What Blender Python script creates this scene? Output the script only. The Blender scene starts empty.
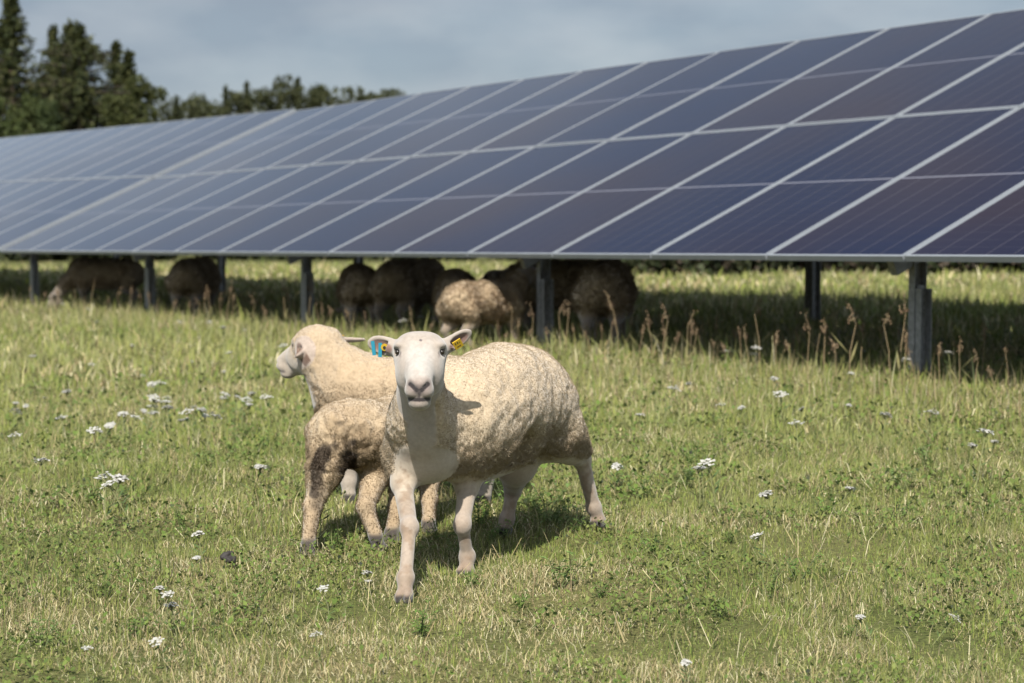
import bpy, math, random
import numpy as np
from mathutils import Vector, Matrix, noise as mnoise

rng = np.random.default_rng(7)
random.seed(7)
C = bpy.context.scene.collection
F = 1991.0            # focal length in pixels of the 1024 px wide picture (70 mm lens)
CX, HOR = 512.0, 247.0
ZC = 1.075            # camera height

# ------------------------------------------------------------------ helpers
def gz(x, y):
    """height of the ground"""
    x = np.asarray(x, float); y = np.asarray(y, float)
    near = np.maximum(0.033 * (y - 6), -0.6)                 # meadow rising gently ahead of the camera
    c = x + .598 * y                                         # constant along the panel row
    far = .25 + .045 * (c - 9.83)
    far = np.where(far > .40, .40 + .20 * (1 - np.exp(-(far - .40) / .20)), far)
    far = np.where(far < 0, -.15 * (1 - np.exp(far / .15)), far)
    t = np.clip((y - 7.5) / 4.5, 0, 1); t = t * t * (3 - 2 * t)
    s = near * (1 - t) + far * t
    bump = 0.008 * np.sin(2.1 * x + 1.3 * y) + 0.007 * np.sin(3.7 * x - 2.2 * y + 1) + 0.006 * np.sin(5.3 * y + 0.8 * x)
    return s + bump

def W(px, py, D):
    """point seen at pixel (px, py) of the photograph, D metres in front of the camera"""
    return np.array([(px - CX) / F * D, D, ZC - (py - HOR) / F * D])

def np_mesh(name, V, polys, col=None, smooth=False, nv=None):
    """polys: list of int arrays (n,k)"""
    me = bpy.data.meshes.new(name)
    V = np.ascontiguousarray(V, np.float32)
    polys = [np.asarray(p, np.int32) for p in polys if len(p)]
    me.vertices.add(len(V)); me.vertices.foreach_set('co', V.ravel())
    loops = np.concatenate([p.ravel() for p in polys])
    tot = np.concatenate([np.full(len(p), p.shape[1], np.int32) for p in polys])
    st = np.concatenate([[0], np.cumsum(tot)[:-1]]).astype(np.int32)
    me.loops.add(len(loops)); me.loops.foreach_set('vertex_index', loops.astype(np.int32))
    me.polygons.add(len(tot)); me.polygons.foreach_set('loop_start', st)
    try: me.polygons.foreach_set('loop_total', tot)
    except Exception: pass
    me.polygons.foreach_set('use_smooth', np.full(len(tot), smooth))
    if col is not None:
        a = me.attributes.new('col', 'FLOAT_COLOR', 'POINT')
        c = np.ones((len(V), 4), np.float32); c[:, :3] = col
        a.data.foreach_set('color', c.ravel())
    if nv is not None:
        a = me.attributes.new('nrm', 'FLOAT_VECTOR', 'POINT'); a.data.foreach_set('vector', np.ascontiguousarray(nv, np.float32).ravel())
    me.update(calc_edges=True); me.validate()
    return me

def obj(name, me, mat=None, parent=None):
    o = bpy.data.objects.new(name, me); C.objects.link(o)
    if mat is not None and me is not None:
        me.materials.clear()
        for m in (mat if isinstance(mat, (list, tuple)) else [mat]): me.materials.append(m)
    if parent is not None: o.parent = parent
    return o

def tag(o, label=None, cat=None, group=None, kind=None):
    if label: o['label'] = label
    if cat: o['category'] = cat
    if group: o['group'] = group
    if kind: o['kind'] = kind
    return o

def empty(name, loc, rz=0.0):
    o = bpy.data.objects.new(name, None); C.objects.link(o)
    o.location = loc; o.rotation_euler = (0, 0, rz); o.empty_display_size = 0.1
    return o

class MB:
    """collects boxes, tubes and quads for one mesh"""
    def __init__(s): s.v = []; s.q = []; s.t = []; s.n = 0; s.c = []; s.m = {}
    def add(s, V, Q=(), T=(), col=None):
        V = np.asarray(V, float)
        if len(Q): s.q.append(np.asarray(Q) + s.n)
        if len(T): s.t.append(np.asarray(T) + s.n)
        s.v.append(V); s.n += len(V)
        s.c.append(np.tile(np.asarray(col if col is not None else (1, 1, 1), float), (len(V), 1)))
    def box(s, lo, hi, M=None, col=None):
        x0, y0, z0 = lo; x1, y1, z1 = hi
        V = np.array([(x0,y0,z0),(x1,y0,z0),(x1,y1,z0),(x0,y1,z0),(x0,y0,z1),(x1,y0,z1),(x1,y1,z1),(x0,y1,z1)], float)
        if M is not None: V = V @ M[0].T + M[1]
        s.add(V, [(0,3,2,1),(4,5,6,7),(0,1,5,4),(1,2,6,5),(2,3,7,6),(3,0,4,7)], col=col)
    def tube(s, pts, rad, n=6, col=None, cap=True):
        pts = np.asarray(pts, float); rad = np.broadcast_to(np.asarray(rad, float), (len(pts),))
        V = []; 
        for i in range(len(pts)):
            d = pts[min(i+1, len(pts)-1)] - pts[max(i-1, 0)]; d = d / (np.linalg.norm(d) + 1e-9)
            a = np.cross(d, (0, 0, 1) if abs(d[2]) < .9 else (1, 0, 0)); a /= np.linalg.norm(a); b = np.cross(d, a)
            for k in range(n):
                t = 2 * math.pi * k / n
                V.append(pts[i] + rad[i] * (a * math.cos(t) + b * math.sin(t)))
        Q = [(i*n+k, i*n+(k+1)%n, (i+1)*n+(k+1)%n, (i+1)*n+k) for i in range(len(pts)-1) for k in range(n)]
        T = []
        if cap:
            V.append(pts[0]); V.append(pts[-1]); a = len(V)-2; b = len(V)-1; m = (len(pts)-1)*n
            T = [(a, (k+1)%n, k) for k in range(n)] + [(b, m+k, m+(k+1)%n) for k in range(n)]
        s.add(V, Q, T, col)
    def mesh(s, name, smooth=False):
        return np_mesh(name, np.concatenate(s.v), ([np.concatenate(s.q)] if s.q else []) + ([np.concatenate(s.t)] if s.t else []),
                       np.concatenate(s.c), smooth)

def nrm(v): v = np.asarray(v, float); return v / (np.linalg.norm(v) + 1e-12)

# value noise in numpy -------------------------------------------------
_tab = rng.random((64, 64, 64)).astype(np.float32)
def vnoise(p, scale, seed=0):
    """trilinear value noise 0..1, p (n,3) or (n,2)"""
    p = np.asarray(p, float) / scale
    if p.shape[1] == 2: p = np.c_[p, np.zeros(len(p))]
    p = p + np.array([seed * 7.31, seed * 3.77, seed * 5.19])
    i = np.floor(p).astype(int); f = p - i; f = f * f * (3 - 2 * f)
    r = 0
    for dx in (0, 1):
        for dy in (0, 1):
            for dz in (0, 1):
                w = (f[:,0] if dx else 1-f[:,0]) * (f[:,1] if dy else 1-f[:,1]) * (f[:,2] if dz else 1-f[:,2])
                r = r + w * _tab[(i[:,0]+dx) & 63, (i[:,1]+dy) & 63, (i[:,2]+dz) & 63]
    return r
def fbm(p, scale, seed=0, o=3):
    r = 0; a = 1; t = 0
    for k in range(o):
        r = r + a * vnoise(p, scale / 2**k, seed + 11*k); t += a; a *= .5
    return r / t

# ------------------------------------------------------------------ materials
def mat(name):
    m = bpy.data.materials.new(name); m.use_nodes = True
    nt = m.node_tree; b = nt.nodes['Principled BSDF']
    return m, nt, b
def simple(name, col, rough=.6, metal=0., spec=.5):
    m, nt, b = mat(name)
    b.inputs['Base Color'].default_value = (*col, 1); b.inputs['Roughness'].default_value = rough
    b.inputs['Metallic'].default_value = metal; b.inputs['Specular IOR Level'].default_value = spec
    return m
def attr_col(nt):
    a = nt.nodes.new('ShaderNodeAttribute'); a.attribute_name = 'col'; return a

def mat_leaf(name, trans=.35, rough=.55, soft=0., attr=False):
    """thin leaves and fibres; soft: how far the shading follows the surface they grow on"""
    m, nt, b = mat(name); N = nt.nodes; L = nt.links
    a = attr_col(nt)
    L.new(a.outputs['Color'], b.inputs['Base Color']); b.inputs['Roughness'].default_value = rough
    b.inputs['Specular IOR Level'].default_value = .2
    t = N.new('ShaderNodeBsdfTranslucent'); L.new(a.outputs['Color'], t.inputs['Color'])
    if soft:
        g = N.new('ShaderNodeNewGeometry')
        mxn = N.new('ShaderNodeMix'); mxn.data_type = 'VECTOR'; mxn.inputs['Factor'].default_value = soft
        L.new(g.outputs['Normal'], mxn.inputs['A'])
        if attr:
            an = N.new('ShaderNodeAttribute'); an.attribute_name = 'nrm'
            vt = N.new('ShaderNodeVectorTransform'); vt.vector_type = 'NORMAL'; vt.convert_from = 'OBJECT'; vt.convert_to = 'WORLD'
            L.new(an.outputs['Vector'], vt.inputs[0]); L.new(vt.outputs[0], mxn.inputs['B'])
        else: mxn.inputs['B'].default_value = (0, 0, 1)
        nn = N.new('ShaderNodeVectorMath'); nn.operation = 'NORMALIZE'; L.new(mxn.outputs['Result'], nn.inputs[0])
        L.new(nn.outputs[0], b.inputs['Normal'])
    mx = N.new('ShaderNodeMixShader'); mx.inputs[0].default_value = trans
    L.new(b.outputs[0], mx.inputs[1]); L.new(t.outputs[0], mx.inputs[2])
    L.new(mx.outputs[0], N['Material Output'].inputs['Surface'])
    return m

def mat_hide(name, scale=90, bump=.18, sheen=.3):
    m, nt, b = mat(name); N = nt.nodes; L = nt.links
    a = attr_col(nt)
    tc = N.new('ShaderNodeTexCoord')
    n = N.new('ShaderNodeTexNoise'); n.inputs['Scale'].default_value = scale; n.inputs['Detail'].default_value = 4
    L.new(tc.outputs['Object'], n.inputs['Vector'])
    mr = N.new('ShaderNodeMapRange'); mr.inputs['From Min'].default_value = .3; mr.inputs['From Max'].default_value = .7
    mr.inputs['To Min'].default_value = .90; mr.inputs['To Max'].default_value = 1.07
    L.new(n.outputs['Fac'], mr.inputs['Value'])
    v = N.new('ShaderNodeVectorMath'); v.operation = 'SCALE'
    L.new(a.outputs['Color'], v.inputs[0]); L.new(mr.outputs[0], v.inputs['Scale'])
    L.new(v.outputs[0], b.inputs['Base Color'])
    bp = N.new('ShaderNodeBump'); bp.inputs['Strength'].default_value = bump; bp.inputs['Distance'].default_value = .004
    L.new(n.outputs['Fac'], bp.inputs['Height']); L.new(bp.outputs[0], b.inputs['Normal'])
    b.inputs['Roughness'].default_value = .85; b.inputs['Specular IOR Level'].default_value = .15
    b.inputs['Sheen Weight'].default_value = sheen
    b.inputs['Sheen Roughness'].default_value = .6
    return m

M_grass = mat_leaf('grass_blade', .25, soft=.5)
M_needle = mat_leaf('tree_foliage', .15, .7)
M_plant = mat_leaf('plant_leaf', .3, soft=.5)
M_limb = simple('limb_bark', (.055, .042, .03), .9)
M_bark = simple('bark', (.17, .12, .085), .9)
M_hide = mat_hide('sheep_hide')
M_wool = mat_leaf('wool_fibre', .38, .9, .7, True)
M_hair = mat_leaf('short_hair', .1, .8, .92, True)
M_eye = simple('eye_dark', (.016, .011, .007), .28)
M_yellow = simple('tag_yellow', (.44, .28, .02), .45)
M_blue = simple('tag_turquoise', (.008, .16, .23), .4)
M_black = simple('tag_print', (.02, .02, .02), .5)
M_dung = simple('dung', (.018, .014, .012), .75)

def mat_galv():
    m, nt, b = mat('galvanised_steel'); N = nt.nodes; L = nt.links
    tc = N.new('ShaderNodeTexCoord'); v = N.new('ShaderNodeTexVoronoi'); v.inputs['Scale'].default_value = 45
    L.new(tc.outputs['Object'], v.inputs['Vector'])
    r = N.new('ShaderNodeMapRange'); r.inputs['To Min'].default_value = .15; r.inputs['To Max'].default_value = .26
    L.new(v.outputs['Color'], r.inputs['Value'])
    L.new(r.outputs[0], b.inputs['Base Color'])
    b.inputs['Metallic'].default_value = .35; b.inputs['Roughness'].default_value = .5
    return m
M_galv = mat_galv()
def mat_alu():
    m, nt, b = mat('aluminium_frame'); N = nt.nodes; L = nt.links
    tc = N.new('ShaderNodeTexCoord'); n = N.new('ShaderNodeTexNoise'); n.inputs['Scale'].default_value = 6
    L.new(tc.outputs['Object'], n.inputs['Vector'])
    r = N.new('ShaderNodeMapRange'); r.inputs['To Min'].default_value = .17; r.inputs['To Max'].default_value = .23
    L.new(n.outputs['Fac'], r.inputs['Value'])
    tn = N.new('ShaderNodeVectorMath'); tn.operation = 'MULTIPLY'; tn.inputs[1].default_value = (.97, 1.04, 1.12)
    L.new(r.outputs[0], tn.inputs[0]); L.new(tn.outputs[0], b.inputs['Base Color'])
    b.inputs['Roughness'].default_value = .5; b.inputs['Metallic'].default_value = .1
    return m
M_alu = mat_alu()
MW, ML = 1.284, 2.465        # module size
def mat_cells():
    m, nt, b = mat('solar_glass'); N = nt.nodes; L = nt.links
    def math_(op, a, c=None, cl=False):
        n = N.new('ShaderNodeMath'); n.operation = op; n.use_clamp = cl
        for i, x in enumerate((a, c)):
            if x is None: continue
            if isinstance(x, (int, float)): n.inputs[i].default_value = x
            else: L.new(x, n.inputs[i])
        return n.outputs[0]
    def mix(f, a, c):
        n = N.new('ShaderNodeMix'); n.data_type = 'RGBA'
        for s, x in ((n.inputs['Factor'], f), (n.inputs['A'], a), (n.inputs['B'], c)):
            if isinstance(x, tuple): s.default_value = (*x, 1)
            elif isinstance(x, (int, float)): s.default_value = x
            else: L.new(x, s)
        return n.outputs['Result']
    tc = N.new('ShaderNodeTexCoord'); sp = N.new('ShaderNodeSeparateXYZ'); L.new(tc.outputs['Object'], sp.inputs[0])
    oi = N.new('ShaderNodeObjectInfo')
    cw = (MW - .06) / 6
    fx = math_('FRACT', math_('DIVIDE', math_('SUBTRACT', sp.outputs['X'], .03), cw))
    gapx = math_('LESS_THAN', math_('ABSOLUTE', math_('SUBTRACT', fx, .5)), .482)      # 1 = cell
    cl = cw / 2.0
    fy = math_('FRACT', math_('DIVIDE', math_('SUBTRACT', sp.outputs['Y'], .03), cl))
    gapy = math_('LESS_THAN', math_('ABSOLUTE', math_('SUBTRACT', fy, .5)), .488)
    bus = math_('LESS_THAN', math_('FRACT', math_('MULTIPLY', fx, 12.0)), .1)
    midl = math_('LESS_THAN', math_('ABSOLUTE', math_('SUBTRACT', sp.outputs['Y'], ML / 2)), .010)
    # cell tint: blue to warm violet, drifting over each module
    n = N.new('ShaderNodeTexNoise'); n.inputs['Scale'].default_value = .55; n.inputs['Detail'].default_value = 1
    geo = N.new('ShaderNodeNewGeometry'); L.new(geo.outputs['Position'], n.inputs['Vector'])
    half = math_('GREATER_THAN', sp.outputs['Y'], ML / 2)
    cellid = math_('FLOOR', math_('DIVIDE', math_('SUBTRACT', sp.outputs['X'], .03), cw))
    t = math_('ADD', math_('MULTIPLY', math_('SUBTRACT', n.outputs['Fac'], .5), 2.2),
              math_('ADD', math_('MULTIPLY', oi.outputs['Random'], .85),
              math_('MULTIPLY', half, -.18)))
    # tint runs across the module from blue to violet
    t = math_('ADD', t, math_('MULTIPLY', sp.outputs['X'], -.35))
    t = math_('ADD', t, .22, True)
    cell = mix(t, (.0025, .0050, .022), (.0125, .0075, .0145))
    c = mix(math_('MULTIPLY', bus, .35), cell, (.05, .05, .065))
    c = mix(gapy, (.028, .028, .036), c)
    c = mix(gapx, (.046, .042, .053), c)
    c = mix(midl, c, (.125, .125, .15))
    # thin dust film
    nd = N.new('ShaderNodeTexNoise'); nd.inputs['Scale'].default_value = 2.2; nd.inputs['Detail'].default_value = 5
    L.new(geo.outputs['Position'], nd.inputs['Vector'])
    c = mix(math_('MULTIPLY', nd.outputs['Fac'], .008), c, (.35, .32, .28))
    L.new(c, b.inputs['Base Color'])
    # coated glass: matt cells below, a weak mirror on top
    b.inputs['Roughness'].default_value = .6; b.inputs['Specular IOR Level'].default_value = 0
    fr_ = N.new('ShaderNodeFresnel'); fr_.inputs['IOR'].default_value = 1.105
    gl_ = N.new('ShaderNodeBsdfGlossy'); gl_.inputs['Roughness'].default_value = .13; gl_.inputs['Color'].default_value = (.92, .95, 1, 1)
    mg = N.new('ShaderNodeMixShader'); lw = N.new('ShaderNodeLayerWeight'); lw.inputs['Blend'].default_value = .5
    L.new(math_('ADD', fr_.outputs[0], math_('MULTIPLY', math_('POWER', lw.outputs['Facing'], 14.0), 1.6), True), mg.inputs[0]); L.new(b.outputs[0], mg.inputs[1]); L.new(gl_.outputs[0], mg.inputs[2])
    L.new(mg.outputs[0], N['Material Output'].inputs['Surface'])
    return m
M_cell = mat_cells()
M_back = simple('module_back_sheet', (.55, .55, .55), .6)

# ------------------------------------------------------------------ camera, world, sun
cam = bpy.data.cameras.new('camera'); camo = bpy.data.objects.new('camera', cam); C.objects.link(camo)
camo.location = (0, 0, ZC)
camo.rotation_euler = (math.radians(90) - math.atan((341.5 - HOR) / F), 0, 0)
cam.sensor_width = 36; cam.lens = F / 1024 * 36; cam.clip_end = 3000; cam.clip_start = .05
cam.dof.use_dof = True; cam.dof.focus_distance = 6.2; cam.dof.aperture_fstop = 4.2
bpy.context.scene.camera = camo

SUN_EL = math.radians(47); SH = nrm([.12, .99, 0])      # SH: way the shadows run
wd = bpy.data.worlds.new('World'); bpy.context.scene.world = wd; wd.use_nodes = True
N = wd.node_tree.nodes; L = wd.node_tree.links
bg = N['Background']
sky = N.new('ShaderNodeTexSky'); sky.sky_type = 'NISHITA'; sky.sun_disc = False
sky.sun_elevation = SUN_EL; sky.sun_rotation = math.atan2(-SH[0], -SH[1])
sky.air_density = 1.0; sky.dust_density = 1.2; sky.ozone_density = 1.0
tc = N.new('ShaderNodeTexCoord')
mp = N.new('ShaderNodeMapping'); mp.inputs['Scale'].default_value = (1, 1, 2.6)
L.new(tc.outputs['Generated'], mp.inputs['Vector'])
n1 = N.new('ShaderNodeTexNoise'); n1.inputs['Scale'].default_value = 5.5; n1.inputs['Detail'].default_value = 6; n1.inputs['Roughness'].default_value = .52
L.new(mp.outputs[0], n1.inputs['Vector'])
rmp = N.new('ShaderNodeMapRange'); rmp.inputs['From Min'].default_value = .36; rmp.inputs['From Max'].default_value = .68
rmp.inputs['To Min'].default_value = .75; rmp.inputs['To Max'].default_value = 1.0
L.new(n1.outputs['Fac'], rmp.inputs['Value'])
n2 = N.new('ShaderNodeTexNoise'); n2.inputs['Scale'].default_value = 9; n2.inputs['Detail'].default_value = 5
L.new(mp.outputs[0], n2.inputs['Vector'])
cr = N.new('ShaderNodeMapRange'); cr.inputs['From Min'].default_value = .40; cr.inputs['From Max'].default_value = .75
L.new(n2.outputs['Fac'], cr.inputs['Value'])
cc = N.new('ShaderNodeMix'); cc.data_type = 'RGBA'
cc.inputs['A'].default_value = (2.92, 3.52, 4.25, 1); cc.inputs['B'].default_value = (4.75, 5.15, 5.6, 1)
L.new(cr.outputs[0], cc.inputs['Factor'])
mx = N.new('ShaderNodeMix'); mx.data_type = 'RGBA'
L.new(rmp.outputs[0], mx.inputs['Factor']); L.new(sky.outputs[0], mx.inputs['A']); L.new(cc.outputs['Result'], mx.inputs['B'])
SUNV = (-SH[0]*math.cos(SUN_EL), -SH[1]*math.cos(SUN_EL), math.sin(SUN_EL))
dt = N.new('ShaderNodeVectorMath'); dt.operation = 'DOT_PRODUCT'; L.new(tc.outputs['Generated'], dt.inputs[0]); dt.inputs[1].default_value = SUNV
gl = N.new('ShaderNodeMapRange'); gl.inputs['From Min'].default_value = 0; gl.inputs['From Max'].default_value = 1; gl.inputs['To Min'].default_value = 1; gl.inputs['To Max'].default_value = 2.6  # sky brightened toward the sun, mostly out of view, as added fill light
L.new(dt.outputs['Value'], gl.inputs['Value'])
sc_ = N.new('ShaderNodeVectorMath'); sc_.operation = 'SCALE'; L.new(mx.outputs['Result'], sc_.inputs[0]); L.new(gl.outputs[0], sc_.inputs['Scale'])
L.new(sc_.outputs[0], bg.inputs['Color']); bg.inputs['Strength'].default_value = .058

sl = bpy.data.lights.new('sun', 'SUN'); sl.energy = 4.6; sl.angle = math.radians(.53); sl.color = (1, .955, .88)
so = bpy.data.objects.new('sun', sl); C.objects.link(so)
ld = Vector((SH[0] * math.cos(SUN_EL), SH[1] * math.cos(SUN_EL), -math.sin(SUN_EL)))
so.rotation_euler = ld.to_track_quat('-Z', 'Y').to_euler(); so.location = (-5, -10, 12)
vs = bpy.context.scene.view_settings
vs.view_transform = 'Standard'; vs.look = 'None'; vs.exposure = .84; vs.gamma = 1; vs.use_curve_mapping = False
bpy.context.scene.cycles.max_bounces = 6
bpy.context.scene.cycles.use_denoising = True

# ------------------------------------------------------------------ ground
def mat_ground():
    m, nt, b = mat('meadow_soil'); N = nt.nodes; L = nt.links
    tc = N.new('ShaderNodeTexCoord')
    n = N.new('ShaderNodeTexNoise'); n.inputs['Scale'].default_value = 1.3; n.inputs['Detail'].default_value = 8
    L.new(tc.outputs['Object'], n.inputs['Vector'])
    r = N.new('ShaderNodeValToRGB'); e = r.color_ramp.elements
    e[0].position = .35; e[0].color = (.075, .085, .026, 1); e[1].position = .68; e[1].color = (.115, .105, .042, 1)
    L.new(n.outputs['Fac'], r.inputs[0]); L.new(r.outputs[0], b.inputs['Base Color'])
    n3 = N.new('ShaderNodeTexNoise'); n3.inputs['Scale'].default_value = 70; n3.inputs['Detail'].default_value = 6; n3.inputs['Roughness'].default_value = .7
    L.new(tc.outputs['Object'], n3.inputs['Vector'])
    m3 = N.new('ShaderNodeMapRange'); m3.inputs['From Min'].default_value = .35; m3.inputs['From Max'].default_value = .65; m3.inputs['To Min'].default_value = .45; m3.inputs['To Max'].default_value = 1.3
    L.new(n3.outputs['Fac'], m3.inputs['Value']); v3 = N.new('ShaderNodeVectorMath'); v3.operation = 'SCALE'
    L.new(r.outputs[0], v3.inputs[0]); L.new(m3.outputs[0], v3.inputs['Scale']); L.new(v3.outputs[0], b.inputs['Base Color'])
    n2 = N.new('ShaderNodeTexNoise'); n2.inputs['Scale'].default_value = 40; n2.inputs['Detail'].default_value = 4
    L.new(tc.outputs['Object'], n2.inputs['Vector'])
    bp = N.new('ShaderNodeBump'); bp.inputs['Distance'].default_value = .02; bp.inputs['Strength'].default_value = .6
    L.new(n2.outputs['Fac'], bp.inputs['Height']); L.new(bp.outputs[0], b.inputs['Normal'])
    b.inputs['Roughness'].default_value = .95; b.inputs['Specular IOR Level'].default_value = .1
    return m
ys = np.concatenate([np.arange(-60, 2, 4), np.arange(2, 24, .25), np.arange(24, 80, 2), np.geomspace(80, 1500, 20)])
xs = np.concatenate([-np.geomspace(900, 14, 16), np.arange(-12, 12.1, .3), np.geomspace(14, 900, 16)])
gx, gy = np.meshgrid(xs, ys); gv = np.c_[gx.ravel(), gy.ravel(), gz(gx, gy).ravel()]
nx, ny = len(xs), len(ys); ii = (np.arange(ny-1)[:, None] * nx + np.arange(nx-1)[None]).ravel()
g = obj('ground', np_mesh('ground', gv, [np.c_[ii, ii+1, ii+1+nx, ii+nx]], smooth=True), mat_ground())
tag(g, kind='structure')

# ------------------------------------------------------------------ grass
GRN = np.array([[.174, .192, .046], [.130, .168, .036], [.226, .226, .076], [.100, .136, .033], [.198, .208, .080]])
DRY = np.array([[.42, .36, .19], [.34, .28, .14], [.50, .45, .28], [.25, .19, .10]])
def blades(x, y, h, w, lean, col, curl=1.0):
    n = len(x); a = rng.uniform(0, 2*np.pi, n); l = a + rng.normal(0, .9, n) + np.pi/2
    z = gz(x, y) - .004
    B = np.c_[x, y, z]; side = np.c_[np.cos(a), np.sin(a), np.zeros(n)]; ld_ = np.c_[np.cos(l), np.sin(l), np.zeros(n)]
    up = np.array([0, 0, 1.])
    th = lean[:, None]
    d1 = np.cos(th*.6)*up + np.sin(th*.6)*ld_
    th2 = np.minimum(th*(1.0+.8*curl), 1.75)
    d2 = np.cos(th2)*up + np.sin(th2)*ld_
    P1 = B + d1 * (h*.5)[:, None]; P2 = P1 + d2 * (h*.55)[:, None]
    P2[:, 2] = np.maximum(P2[:, 2], z + .006)
    hw = (w*.5)[:, None] * side
    V = np.stack([B-hw, B+hw, P1+hw*.8, P1-hw*.8, P2], 1).reshape(-1, 3)
    o = np.arange(n) * 5
    Q = np.c_[o, o+1, o+2, o+3]; T = np.c_[o+3, o+2, o+4]
    return V, Q, T, np.repeat(col, 5, 0)
def scatter(y0, y1, dens, margin, xr=None):
    area = (y1-y0) * 2 * (.262*(y0+y1)/2 + margin)
    n = int(area*dens*1.15)
    y = rng.uniform(y0, y1, n); hwm = .262*y1 + margin
    x = rng.uniform(-hwm, hwm, n); k = np.abs(x) < .262*y + margin
    return x[k], y[k]
def grass_obj(name, x, y, hs, ws, dryf, leanf, label):
    n = len(x); p = np.c_[x, y]
    pat = fbm(p, .9, 3); pat2 = fbm(p, .28, 9); pat3 = fbm(p, 3.0, 21)
    keep = rng.random(n) < np.clip(.35 + 1.6*(fbm(p, .16, 15, 2)-.25), .34, 1)
    x, y, p, pat, pat2, pat3 = x[keep], y[keep], p[keep], pat[keep], pat2[keep], pat3[keep]; n = len(x)
    dry = rng.random(n) < np.clip(dryf + 1.3*(pat-.5) + .9*(pat2-.5), .05, .85)
    gi = np.clip((pat3*3.2 + pat2*2.6 + rng.normal(0, .9, n)).astype(int), 0, 4) 
    order = np.array([3, 1, 0, 4, 2])
    col = np.where(dry[:, None], DRY[rng.integers(0, 4, n)], GRN[order[gi]])
    col = col * rng.uniform(.72, 1.26, (n, 1)) * (1 - .25*np.clip((pat2-.5)*4, 0, 1)*(~dry))[:, None]
    tall = np.clip(.45 + 2.2*(pat2-.3) + .8*(pat3-.5), .35, 2.1)
    h = hs * tall * rng.lognormal(0, .35, n) * np.where(dry, .9, 1)
    lean = np.abs(rng.normal(.35, .3, n)) + np.where(dry, rng.uniform(0, 1.1, n), 0) * leanf
    w = ws * rng.uniform(.6, 1.35, n) * np.where(dry, .75, 1)
    return blades(x, y, h, w, np.clip(lean, 0, 1.5), col)
def joinparts(parts):
    V = []; Q = []; T = []; c = []; n = 0
    for v, q, t, col in parts:
        V.append(v); Q.append(q+n); T.append(t+n); c.append(col); n += len(v)
    return np.concatenate(V), np.concatenate(Q), np.concatenate(T), np.concatenate(c)

parts = []
x, y = scatter(4.6, 7.2, 12500, 1.5);  parts.append(grass_obj('g', x, y, .038, .0029, .38, 1.2, ''))
x, y = scatter(7.2, 10.0, 6400, 1.6); parts.append(grass_obj('g', x, y, .046, .0041, .39, 1.1, ''))
x, y = scatter(10.0, 14.0, 2400, 2.0); parts.append(grass_obj('g', x, y, .070, .0075, .36, .9, ''))
x, y = scatter(14.0, 24.0, 700, 2.6); parts.append(grass_obj('g', x, y, .10, .014, .28, .6, ''))
x, y = scatter(24.0, 52.0, 110, 4); parts.append(grass_obj('g', x, y, .10, .035, .45, .6, ''))
x, y = scatter(4.7, 9.5, 90, 1.5); n_ = len(x)
parts.append(blades(x, y, rng.uniform(.06, .20, n_), rng.uniform(.0018, .0034, n_), rng.uniform(.5, 1.5, n_), DRY[rng.integers(0, 4, n_)]*rng.uniform(.7, 1.15, (n_, 1))))
x, y = scatter(4.7, 12, 420, 1.5); k = fbm(np.c_[x, y], .45, 77, 2) + rng.normal(0, .04, len(x)) > .60; x, y = x[k], y[k]; n_ = len(x)
parts.append(blades(x, y, rng.uniform(.05, .13, n_), rng.uniform(.003, .006, n_), np.abs(rng.normal(.3, .35, n_)), GRN[rng.integers(0, 4, n_)]*rng.uniform(.45, .8, (n_, 1))))
# taller, half dry grass left standing along the front of the panels
x, y = scatter(9.5, 30, 700, 2.4); cc_ = x + .598*y; k = (np.abs(cc_ - 9.05) < .55 + .3*rng.normal(0, 1, len(x))) & (y > 10)
x, y = x[k], y[k]; k = fbm(np.c_[x, y], .5, 41, 2) + rng.normal(0, .05, len(x)) > .47; x, y = x[k], y[k]
dr = rng.random(len(x)) < .5
parts.append(blades(x, y, rng.uniform(.06, .21, len(x))*rng.lognormal(0, .25, len(x)), .006*rng.uniform(.5, 1.3, len(x)), np.abs(rng.normal(.35, .3, len(x))),
    np.where(dr[:, None], DRY[rng.integers(0, 4, len(x))]*.62, GRN[rng.integers(0, 4, len(x))]*.75)))
V, Q, T, c = joinparts(parts)
go = obj('meadow_grass', np_mesh('meadow_grass', V, [Q, T], c), M_grass)
tag(go, 'short grazed meadow grass, green mixed with dry straw blades', 'grass', kind='stuff')

# low broad leaves (clover, yarrow, plantain) between the blades
def leaves(x, y, size):
    n = len(x); a = rng.uniform(0, 2*np.pi, n); t = rng.uniform(.1, .9, n)
    z = gz(x, y) + rng.uniform(.018, .058, n)
    d = np.c_[np.cos(a)*np.cos(t), np.sin(a)*np.cos(t), np.sin(t)]; s = np.c_[-np.sin(a), np.cos(a), rng.normal(0, .25, n)]
    B = np.c_[x, y, z]; Lh = size[:, None]
    V = np.stack([B, B+d*Lh*.5+s*Lh*.30, B+d*Lh, B+d*Lh*.5-s*Lh*.30], 1).reshape(-1, 3)
    o = np.arange(n)*4
    col = np.array([[.115, .17, .034], [.15, .195, .046], [.10, .145, .036], [.175, .20, .060]])[rng.integers(0, 4, n)] * rng.uniform(.75, 1.2, (n, 1))
    return V, np.c_[o, o+1, o+2, o+3], np.zeros((0, 3), int), np.repeat(col, 4, 0)
parts = []
for (a, b_, d, sz) in ((4.6, 7.5, 2300, .015), (7.5, 11, 900, .022), (11, 15, 260, .035)):
    x, y = scatter(a, b_, d, 1.5); p = np.c_[x, y]
    k = fbm(p, .35, 31, 2) + rng.normal(0, .07, len(x)) > .53
    parts.append(leaves(x[k], y[k], sz*rng.uniform(.6, 1.6, k.sum())))
V, Q, T, c = joinparts(parts)
lo = obj('ground_cover', np_mesh('ground_cover', V, [Q], c), M_plant)
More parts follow.
